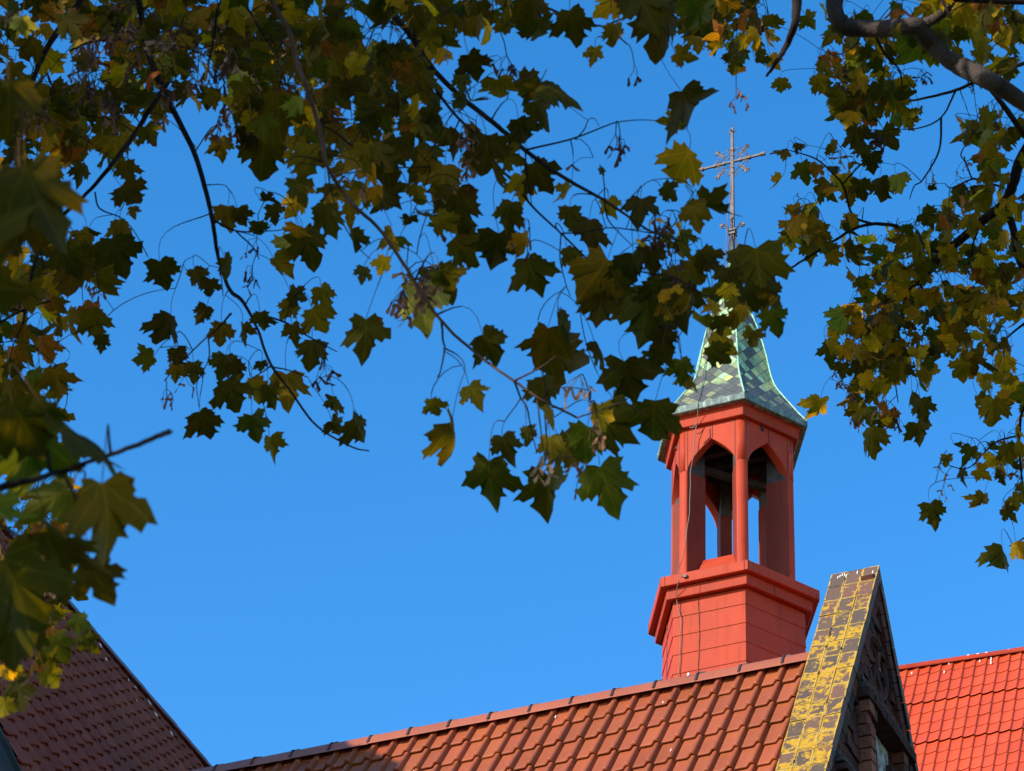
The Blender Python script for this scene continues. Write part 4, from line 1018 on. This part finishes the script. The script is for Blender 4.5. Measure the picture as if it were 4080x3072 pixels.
D8 = 8.3; D9 = 9.1; D10 = 10.3
HL = """1091 51 52 160 o|1153 23 85 10 d|1165 74 80 5 d|1237 59 85 10 d|1284 121 46 -5 o|1317 10 70 -40 y|1331 74 52 10 o|1442 55 135 12 d|1478 122 50 70 o|1395 20 110 30 d|1505 40 90 -20 g|
1024 144 72 25 d|997 180 48 -5 d|1032 62 62 0 o|970 98 58 55 o|1075 195 78 5 o|1142 184 62 60 d|1160 200 60 -20 d|1208 194 100 75 d e|1177 242 78 40 d|1130 285 82 20 d|894 144 72 10 o|905 280 92 50 d|798 262 88 -20 g|1052 332 92 0 d|
931 344 92 40 d|837 351 112 10 d|958 394 98 -5 o|989 455 112 0 d|1067 387 72 0 d|1091 465 74 -25 d|1130 406 68 5 y|1169 383 82 30 d|1106 340 62 70 o|1220 420 56 -35 y e|1231 469 52 0 d|1317 449 50 10 o|1300 373 24 30 d|
1267 508 86 -10 d|1134 527 56 5 y|1071 547 112 -10 d|1001 535 80 50 d|1153 597 92 20 d|1286 597 108 -35 o|1231 554 52 20 d|786 590 46 0 d|825 575 50 -25 b|954 617 90 25 d|1489 235 130 25 d|1450 265 56 -80 o|1470 360 98 -30 y|
1446 415 46 60 d|1384 449 78 0 d|1500 452 62 -10 o|1545 455 92 72 d e|1368 586 88 0 d|
794 729 98 5 d|915 655 112 5 p|966 612 72 30 d|1067 750 88 40 d|1025 846 62 40 o|937 882 46 15 o|993 948 108 25 d|1093 964 62 20 d|1140 940 46 10 d|1188 897 52 30 o e|1056 1046 125 0 d|1185 1069 115 0 d|1313 1053 118 20 g|
1188 967 60 0 o|1227 975 92 30 d|1262 960 92 -10 g|1325 925 105 55 d|1305 898 70 80 y|1173 745 100 -15 o|1225 784 125 60 d|1176 846 74 10 d|1223 702 72 50 d e|1305 757 72 45 d e|1298 668 86 0 d|1399 686 145 0 d|1473 655 112 10 d|
1419 776 80 -25 d|1356 827 118 10 d|1345 874 60 60 d|1411 913 108 -5 d|1282 612 90 -30 o|1473 800 56 5 g|1479 815 52 0 o|1514 705 66 0 o|1552 735 72 15 y|1550 768 60 40 d|1557 703 50 10 d|1624 732 50 -10 o|1602 672 36 -20 y|1674 692 62 30 g|1672 640 66 40 d|
1640 592 140 8 d|1600 655 56 10 o|1562 606 62 -15 d|1545 640 50 20 o|1620 640 60 30 d|1590 690 40 0 o|1575 632 42 0 b|1590 625 40 -30 y|1420 640 90 20 d|1460 610 70 -30 o|1500 590 70 20 o|1530 560 60 30 d|1500 470 60 10 o|1470 545 64 -15 o|1410 560 70 10 d|1350 640 60 20 d|1440 740 70 30 d|
351 597 86 10 d|416 593 36 60 o e|453 621 46 0 d|496 574 52 30 d|492 469 60 0 o|520 470 50 20 d|558 496 46 0 d|582 434 44 80 d e|595 461 46 20 d|570 335 118 0 d|480 320 56 10 o|633 547 78 -20 p e|668 535 92 20 d|609 574 62 45 o|711 478 84 10 d|640 441 60 -20 y|668 348 84 0 o|738 300 76 10 o|
668 250 52 -60 b|273 371 56 10 d|281 422 76 45 d|285 457 36 -10 o|258 555 96 20 d|324 289 60 30 d|258 500 56 0 o|156 597 88 0 d|219 625 86 30 o|364 705 78 -10 d|310 774 50 -80 g|383 774 52 10 d|378 810 46 0 o|419 801 46 5 d|437 678 46 -30 d|478 719 56 0 o|483 792 60 -10 d|
510 801 50 20 d|524 719 50 0 d|565 696 50 10 d|633 719 46 10 d|624 669 46 -30 o|688 692 66 30 o|674 755 66 0 d|501 851 80 25 d|547 840 62 10 o|588 856 62 20 d|624 837 92 10 o|565 792 30 0 d|442 919 72 20 d|551 924 66 15 g|588 965 55 15 o|724 878 56 10 d|729 924 48 40 d|782 930 78 35 d|
205 701 78 15 o|219 742 42 0 d|123 828 78 10 o|150 560 80 20 d|60 640 70 0 o|430 600 50 30 d|645 640 50 60 d|700 640 55 20 o|760 520 60 0 d|730 410 70 -20 g|640 500 60 0 o|650 410 66 30 d|600 250 110 0 d|545 300 70 10 d"""
def place(tree, txt, dz):
    for q in txt.replace('\n', '').split('|'):
        if not q.strip(): continue
        t = q.split(); x, y, s, a = float(t[0]), float(t[1]), float(t[2]), float(t[3]); c = t[4]; e = len(t) > 5
        put_leaf(tree, x, y, s * 1.07, a, c, dz(x, y, s), edge=e, spread=21)
def dA(x, y, s):
    if x < 640 + (y - 400) * .4 and x < 830: return D10 + rng.uniform(-.2, .2)
    return (D8 if y > x * .75 - 120 and x < 1420 else D9) + rng.uniform(-.25, .25)
place(A, HL, dA)
mA = dict(d=36, g=14, o=30, y=11, b=3, r=4, p=2); mA2 = dict(d=22, g=10, o=34, y=22, b=7, r=4, p=1)
SZ = 0.93; DN = 0.68
for f_ in ((150, 110, 270, 200, 215, 45, 85, 11, 13, mA2), (430, 110, 200, 140, 120, 45, 85, 10, 12.5, mA2), (640, 100, 160, 160, 95, 50, 90, 9, 11.5, mA), (830, 90, 130, 130, 55, 50, 90, 9, 10.5, mA),
           (60, 330, 130, 120, 62, 45, 80, 11, 12.5, mA2), (205, 270, 110, 85, 40, 45, 75, 11, 12.5, mA), (50, 520, 90, 140, 55, 45, 80, 10.5, 12, mA2), (130, 560, 90, 80, 18, 45, 75, 10.5, 11.5, mA), (50, 720, 100, 130, 52, 45, 85, 10.5, 12, mA2),
           (150, 680, 60, 50, 10, 40, 70, 10.5, 11.5, mA), (40, 880, 90, 90, 34, 45, 80, 10.5, 12, mA2), (120, 850, 50, 50, 8, 40, 70, 10.5, 11.5, mA), (60, 1060, 110, 120, 42, 45, 80, 10.5, 12, mA2), (80, 1230, 100, 120, 42, 45, 80, 10.5, 12, mA2), (90, 1390, 75, 50, 14, 45, 70, 10, 11, mA), (10, 1420, 40, 80, 9, 40, 70, 10, 11, mA2),
           (800, 220, 150, 120, 46, 50, 85, 8.8, 10, mA), (930, 290, 110, 110, 22, 50, 85, 8.8, 10, mA), (620, 220, 110, 100, 32, 50, 85, 9, 10.5, mA), (760, 390, 95, 80, 26, 50, 85, 8.4, 9.5, mA), (890, 470, 90, 60, 14, 50, 80, 8.4, 9.5, mA), (1000, 55, 90, 60, 16, 45, 75, 9, 10, mA),
           (1380, 5, 120, 30, 8, 50, 90, 9, 10, mA), (1440, 490, 70, 45, 9, 35, 55, 9, 9.4, mA2), (1400, 620, 100, 55, 10, 50, 80, 8.8, 9.3, mA), (1530, 640, 50, 50, 6, 40, 60, 8.6, 9, mA2), (840, 30, 420, 50, 60, 50, 85, 9, 11, mA), (690, 190, 130, 110, 26, 45, 75, 11, 12, mA2)):
    fill(A, *f_)
# near, large, out of focus
for x, y, s, a, c, d, e in ((85, 440, 235, 20, 'd', 4.4, False), (20, 470, 200, -20, 'd', 4.4, False), (110, 370, 120, 90, 'o', 4.6, True), (240, 1120, 215, 15, 'o', 4.5, False), (200, 955, 250, 75, 'd', 4.6, True), (60, 930, 190, 30, 'd', 4.6, False), (60, 1000, 220, 0, 'g', 4.7, False), (165, 1195, 230, 50, 'd', 4.5, True), (215, 1255, 120, 30, 'd', 4.8, False),
                            (50, 1290, 250, 30, 'd', 4.4, False), (30, 1370, 180, 0, 'd', 4.5, False), (105, 1080, 140, -60, 'g', 4.9, False), (15, 1110, 120, 60, 'p', 4.5, True), (130, 1400, 80, 30, 'g', 7, False), (25, 1445, 55, 0, 'b', 7, False), (45, 1500, 85, 20, 'd', 7, False), (8, 1530, 60, 0, 'y', 7, False), (112, 1465, 60, 40, 'o', 7, False), (20, 230, 150, 0, 'd', 4.6, False), (150, 55, 90, 30, 'd', 7.5, False), (45, 60, 60, 0, 'p', 8, False), (175, 1345, 60, 60, 'g', 7, False), (190, 1390, 60, 40, 'd', 7, False)):
    put_leaf(A, x, y, s * 0.90, a, c, d, edge=e, spread=14)
SEEDB = np.array([0.30, 0.12, 0.055]); SEEDD = np.array([0.13, 0.045, 0.03]); SEEDP = np.array([0.55, 0.30, 0.15])
for x, y, n, c, d in ((935, 575, 16, 0, 8.3), (872, 628, 12, 0, 8.3), (925, 600, 8, 0, 8.3), (1010, 275, 9, 0, 9), (1022, 320, 7, 0, 9), (787, 368, 5, 0, 8.6), (1440, 485, 9, 1, 9), (1415, 460, 6, 1, 9), (1390, 550, 8, 1, 9), (1450, 560, 6, 1, 9), (1095, 120, 5, 1, 9.2), (1110, 140, 4, 1, 9.2), (960, 62, 4, 2, 9.5), (1252, 810, 6, 2, 8.1), (1185, 985, 6, 2, 8.1), (1290, 905, 5, 0, 8.1), (1265, 1000, 3, 1, 8.1), (700, 785, 6, 1, 10.2), (545, 575, 5, 1, 10.3), (555, 515, 3, 1, 10.3), (360, 840, 4, 0, 10.2), (400, 812, 2, 0, 10.2), (205, 590, 7, 0, 10.8), (205, 80, 9, 0, 11), (190, 150, 9, 0, 11), (1330, 290, 3, 1, 9), (1340, 300, 3, 1, 9), (1282, 340, 1, 1, 9), (1370, 138, 2, 1, 9.2), (475, 255, 7, 0, 10.4), (510, 265, 6, 0, 10.2), (320, 60, 8, 0, 11), (420, 95, 6, 0, 11), (60, 640, 6, 0, 11), (90, 1090, 6, 0, 10.8), (95, 1200, 7, 0, 10.8), (115, 1240, 5, 2, 10.6), (75, 1385, 8, 2, 7), (550, 1010, 0, 0, 9), (1140, 505, 3, 1, 9), (1300, 705, 0, 0, 9), (990, 390, 3, 0, 9), (770, 560, 0, 0, 9), (880, 560, 3, 2, 8.5), (950, 445, 2, 1, 9), (320, 20, 6, 0, 11.5), (530, 160, 6, 0, 10.5), (30, 20, 5, 2, 11)):
    if n: A.seeds.append((at(x, y, d), n, 0.036, (SEEDB, SEEDD, SEEDP)[c]))

for i in range(34):
    x, y = rng.uniform(0, 640), rng.uniform(0, 250)
    A.seeds.append((at(x, y, rng.uniform(9.5, 11)), rng.randint(4, 10), 0.038, (SEEDB, SEEDB, SEEDD, SEEDP)[rng.randint(4)]))
# ---- tree B: right
B = Tree('maple_tree', 'maple with a thick grey limb and sunlit yellow green leaves filling the right side', (8.2, 9.5, 0), GRP)
img_branch(B, [(1810, -70), (1806, -20), (1803, 23), (1822, 55), (1869, 62), (1943, 59), (1982, 58), (2010, 92), (2041, 121), (2080, 145), (2139, 175), (2212, 222), (2270, 260), (2340, 300)][::-1], 13.2, 13.4, 40, 36, M_barkgrey, 9.0, 'limb')
img_branch(B, [(1982, 58), (2033, 31), (2070, -20)], 13.3, 13.2, 24, 20, M_barkgrey, None, 'limb')
img_branch(B, [(2020, -40), (2035, 0), (2055, 40)], 12.6, 12.5, 16, 3, M_bark, 9.6)
img_branch(B, [(1722, -60), (1721, 0), (1717, 51), (1701, 94), (1678, 133), (1656, 164)], 11.5, 11.5, 26, 6, M_bark, 9.4)
img_branch(B, [(1900, -60), (1960, -15), (2050, -5), (2212, 3), (2280, 5)][::-1], 13.0, 13, 20, 14, M_bark, 10.2)
img_branch(B, [(2300, 210), (2212, 332), (2190, 391), (2170, 437), (2119, 480), (2041, 547), (2002, 590), (1985, 607), (1961, 623), (1952, 669), (1940, 711), (1923, 745), (1897, 779), (1876, 813)], 14.5, 14.8, 27, 5, M_bark, 8.2, 'limb')
img_branch(B, [(2123, 168), (2150, 205), (2178, 242), (2212, 289), (2235, 310)], 13.8, 14.4, 12, 14, M_bark)
img_branch(B, [(2174, 449), (2190, 500), (2197, 547), (2212, 586), (2240, 640)], 14.6, 14.6, 16, 13, M_bark)
img_branch(B, [(2041, 547), (2002, 535), (1963, 504), (1932, 488), (1885, 484), (1842, 496), (1791, 527), (1740, 559), (1697, 586), (1670, 596)], 14.6, 14, 10, 4, M_bark)
img_branch(B, [(1885, 484), (1842, 465), (1822, 402), (1799, 375), (1764, 344), (1717, 328), (1690, 322)], 14.3, 14.2, 6, 2, M_twig)
img_branch(B, [(1822, 396), (1845, 370), (1869, 348)], 14.3, 14.3, 5, 2, M_twig)
img_branch(B, [(2290, 110), (2212, 137), (2158, 156), (2107, 176), (2065, 195), (2002, 211), (1963, 217), (1930, 205)], 14.5, 14.2, 11, 4, M_twigred, 8.8)
img_branch(B, [(2065, 195), (2033, 254), (1983, 277), (1924, 279)], 14.3, 14.3, 5, 2, M_twig)
img_branch(B, [(2033, 254), (2029, 324), (1994, 387), (1975, 402), (1965, 430)], 14.3, 14.3, 5, 2, M_twig)
img_branch(B, [(1885, 62), (1895, 85), (1912, 117), (1943, 152), (1950, 200)], 13.5, 13.8, 8, 3, M_twig)
img_branch(B, [(1860, 70), (1850, 95), (1820, 115), (1800, 120)], 13.5, 13.6, 5, 2, M_twig)
img_branch(B, [(2170, 406), (2135, 395), (2100, 387), (2057, 406), (2040, 396)], 14.6, 14.6, 6, 2, M_twig)
img_branch(B, [(2100, 387), (2085, 350), (2076, 332), (2096, 297), (2110, 280)], 14.6, 14.6, 4, 2, M_twig)
img_branch(B, [(2300, 640), (2212, 699), (2172, 733), (2151, 754)], 14.6, 14.7, 6, 3, M_twig, 7.4)
img_branch(B, [(2260, 820), (2212, 881), (2202, 944), (2205, 1010), (2212, 1060)], 14.8, 14.8, 9, 4, M_bark, 6.9)
img_branch(B, [(2206, 940), (2155, 953), (2126, 978), (2088, 1012), (2029, 999)], 14.8, 14.8, 5, 2, M_twig)
img_branch(B, [(2260, 1130), (2200, 1170), (2180, 1180)], 14.8, 14.8, 4, 2, M_twig, 6.2)
for p_ in (((2002, 590), (1960, 580), (1925, 600), (1900, 640)), ((1985, 607), (2010, 650), (2060, 670), (2110, 665)), ((1952, 669), (1900, 690), (1860, 720)), ((1940, 711), (1945, 760), (1935, 820), (1940, 870)), ((1923, 745), (1880, 745), (1850, 790)), ((2119, 480), (2100, 540), (2110, 600), (2150, 620)), ((2041, 547), (2080, 570), (2130, 560)), ((1740, 559), (1755, 520), (1745, 480)), ((1961, 623), (1930, 650), (1890, 660))):
    img_branch(B, list(p_), 14.7, 14.9, 6, 2, M_twig)
HB = """1683 325 46 -80 o|1727 312 30 60 d|1736 373 52 10 g|1683 395 38 -30 y e|1716 455 34 0 y|1560 80 60 0 o|1688 185 36 0 o|1765 885 62 -20 y|1795 760 54 0 g|1812 692 62 -40 p|1990 935 62 20 d|1882 948 66 5 o|2016 1110 58 15 d|2120 1085 44 -20 o|2142 890 66 0 o|2072 800 50 -30 o|2120 868 40 30 o|2045 745 46 -50 b|2022 772 30 60 g e|2165 1200 74 0 g|2200 1190 50 20 y|1675 165 0 0 d|2180 980 50 10 o|2045 995 30 0 o|1975 1035 0 0 o|2035 700 50 0 y|1990 880 60 10 d|1975 1010 0 0 o|1800 790 0 0 o|1905 790 0 0 o|1960 968 0 0 g|1925 930 0 0 d|1945 395 48 25 p|1900 405 56 0 d|1885 350 48 10 d|2015 410 24 80 d e|2080 290 46 -70 o|2120 260 60 -60 o|2130 300 50 0 p e|2165 150 60 60 y|2100 70 100 10 o|1980 110 110 -10 o|2045 85 90 20 g|2010 470 50 60 d|2140 420 50 20 o|1800 560 46 20 o|1720 485 58 -20 y|1742 500 56 10 p|1768 512 60 0 o|1755 540 62 10 o|1705 520 50 0 y|1830 550 60 20 d|1860 410 52 5 d|1812 400 60 0 y|1838 425 46 0 o|1850 300 66 0 d|1800 200 50 -40 d|1815 240 56 -30 g e|1920 300 60 30 d|1840 140 40 0 b|1905 165 44 0 b|1930 205 40 60 y|1800 130 40 70 r"""
HB = '|'.join(q for q in HB.replace('\n', '').split('|') if q.split()[2] != '0')
place(B, HB, lambda x, y, s: 14.3 + rng.uniform(-.4, .4))
SZ = 1.03; DN = 0.82
mB = dict(d=20, g=16, o=34, y=20, b=5, r=5); mB2 = dict(d=14, g=10, o=34, y=30, b=8, r=4)
for f_ in ((1565, 60, 105, 80, 50, 38, 60, 12, 13.5, mB), (1610, 120, 70, 40, 12, 36, 56, 12, 13, mB), (1500, 20, 60, 40, 10, 40, 60, 12, 13, mA), (1860, 180, 95, 95, 56, 36, 58, 13.6, 14.8, mB), (1930, 225, 60, 55, 18, 36, 56, 13.6, 14.8, mB), (1870, 105, 80, 35, 12, 36, 56, 13.6, 14.8, mB), (1810, 50, 60, 55, 14, 36, 56, 13.8, 15, mB),
           (2050, 55, 140, 65, 40, 42, 72, 12.5, 15, mB), (2160, 90, 60, 80, 16, 42, 66, 12.5, 15, mB), (1790, 365, 65, 60, 10, 34, 50, 14, 14.6, mB), (1765, 500, 75, 48, 20, 34, 52, 13.8, 14.6, mB2), (1855, 350, 40, 50, 6, 34, 50, 14, 14.6, mB),
           (2130, 275, 65, 50, 17, 36, 56, 14.2, 15, mB), (2170, 350, 50, 60, 15, 36, 56, 14.2, 15, mB), (2085, 465, 85, 60, 28, 36, 54, 14.2, 15.2, mB), (2185, 480, 50, 80, 18, 36, 54, 14.2, 15.2, mB), (1955, 560, 100, 65, 48, 36, 54, 14.2, 15.4, mB2), (2060, 620, 130, 90, 74, 36, 56, 14.2, 15.6, mB2), (1900, 650, 90, 75, 44, 36, 54, 14.2, 15.4, mB2),
           (2000, 710, 120, 75, 56, 36, 56, 14.2, 15.6, mB2), (1850, 750, 60, 85, 32, 36, 54, 14.2, 15.4, mB2), (1930, 800, 85, 75, 40, 36, 56, 14.2, 15.4, mB2), (1885, 870, 65, 55, 22, 36, 54, 14.2, 15.2, mB), (2160, 640, 75, 115, 48, 36, 56, 14.2, 15.6, mB2), (2130, 780, 75, 65, 28, 36, 56, 14.2, 15.4, mB2), (2195, 850, 30, 60, 10, 36, 52, 14.4, 15.2, mB), (2110, 1000, 60, 45, 12, 32, 46, 14.6, 15, mB2), (2190, 985, 35, 60, 14, 32, 50, 14.6, 15, mB2), (2205, 1090, 25, 60, 5, 36, 50, 14.6, 15, mB)):
    fill(B, *f_)
for x, y, n, c, d in ((1840, 155, 10, 0, 14), (1850, 190, 8, 0, 14), (1590, 190, 6, 0, 12.6), (1825, 135, 6, 1, 14), (1810, 180, 5, 0, 14), (1890, 280, 9, 1, 14), (1905, 290, 7, 1, 14), (1990, 150, 7, 1, 14), (2150, 255, 9, 1, 14.6), (2050, 450, 9, 0, 14.6), (2070, 465, 7, 0, 14.6), (1845, 890, 10, 0, 14.6), (1830, 840, 8, 0, 14.6), (2010, 360, 3, 2, 14.4), (1940, 895, 8, 1, 14.6), (1975, 555, 5, 0, 14.6), (2100, 560, 6, 0, 14.6), (2180, 1000, 5, 0, 14.8), (1800, 105, 3, 2, 14), (2110, 165, 5, 1, 14), (1815, 800, 7, 0, 14.6), (1905, 865, 6, 2, 14.6), (2125, 580, 6, 0, 14.8), (2150, 690, 6, 0, 14.8), (2030, 1005, 4, 2, 14.8), (2085, 345, 4, 0, 14.6), (2040, 1040, 4, 2, 14.8), (1985, 770, 5, 0, 14.8), (1960, 640, 5, 1, 14.8), (1640, 40, 5, 0, 12.6), (1540, 30, 6, 0, 12.6), (1845, 20, 4, 2, 14)):
    B.seeds.append((at(x, y, d), n, 0.034, (SEEDB, SEEDD, SEEDP)[c]))

# ---- unseen rest of both crowns, leaves added sunward to shade the visible ones
def shade_crown(tree, src, n, t0, t1, jit, br):
    k = 0
    while k < n:
        b = src[rng.randint(len(src))][0]; P = b + sund * rng.uniform(t0, t1) + rng.randn(3) * jit
        q = project(P); 
        if P[2] < 2.6 or (-250 < q[0] < 4330 and -250 < q[1] < 3322 and (P - CAM) @ fw > 0) or (np.linalg.norm(P - CAM) < 1.5): continue
        tip = nrm(-Z3 * .6 + rng.randn(3) * .6); leaf_add(br['fo'], P, tip, nrm(rng.randn(3) + Z3 * .3), rng.uniform(.15, .24), rng.choice(['d', 'g', 'o', 'y'], p=[.4, .2, .3, .1]), False); k += 1
def dress_links(tree, n, spread_):
    for C in tree.linkc:
        k = 0; tries = 0
        while k < n and tries < n * 8:
            tries += 1; P = C[rng.randint(5, 21)] + rng.randn(3) * spread_ - Z3 * .12; q = project(P)
            if (-170 < q[0] < 4250 and -170 < q[1] < 3240) or np.linalg.norm(P - CAM) < 2.2: continue
            tip = nrm(-Z3 + rng.randn(3) * .5); R, U, W = view_basis(P)
            tree.leaves.append((P, tip, nrm(W + rng.randn(3) * .6), rng.uniform(.10, .17), rng.choice(['d', 'g', 'o', 'y'], p=[.35, .2, .3, .15]), True, 1.0)); k += 1
topA = trunk(A, 10.5, 0.26, 0.07, (0.5, 0.2)); topB = trunk(B, 12.5, 0.30, 0.08, (0.3, 0.2))
rng = np.random.RandomState(11)
for tree, n, t0, t1 in ((A, 2300, 1.3, 5.0), (B, 1100, 1.5, 5.0)):
    src_ = list(tree.leaves); dress_links(tree, 70, 0.36); far = dict(fo=MB()); shade_crown(tree, src_, n, t0, t1, 0.45, far)
    # limbs carrying this outer part
    V = np.concatenate(far['fo'].v); C = V[rng.randint(len(V), size=26)]
    mb = MB()
    for c in C:
        zz = max(2.4, min(c[2] - 0.8, 9.5)); a = tree.loc + np.array([0, 0, zz]); mid = (a + c) / 2 + Z3 * .5; t = np.linspace(0, 1, 10)[:, None]
        Pq = (1 - t) ** 2 * a + 2 * t * (1 - t) * mid + t * t * c; pr = project(Pq); ok = not (((pr[:, 0] > -60) & (pr[:, 0] < 4140) & (pr[:, 1] > -60) & (pr[:, 1] < 3132)).any())
        if ok: mb.tube(Pq, np.linspace(0.045, 0.008, 10), 6)
    if tree is A: shade_crown(A, [L for L in A.leaves if np.linalg.norm(L[0] - CAM) < 5.6], 900, 0.5, 2.6, 0.22, far)  # extra unseen leaves added to shade the near sprays
    finish(tree)
    o = obj('outer_limbs', mb, M_bark, tree.root, True); obj('leaves', far['fo'], M_leaf, o, True)
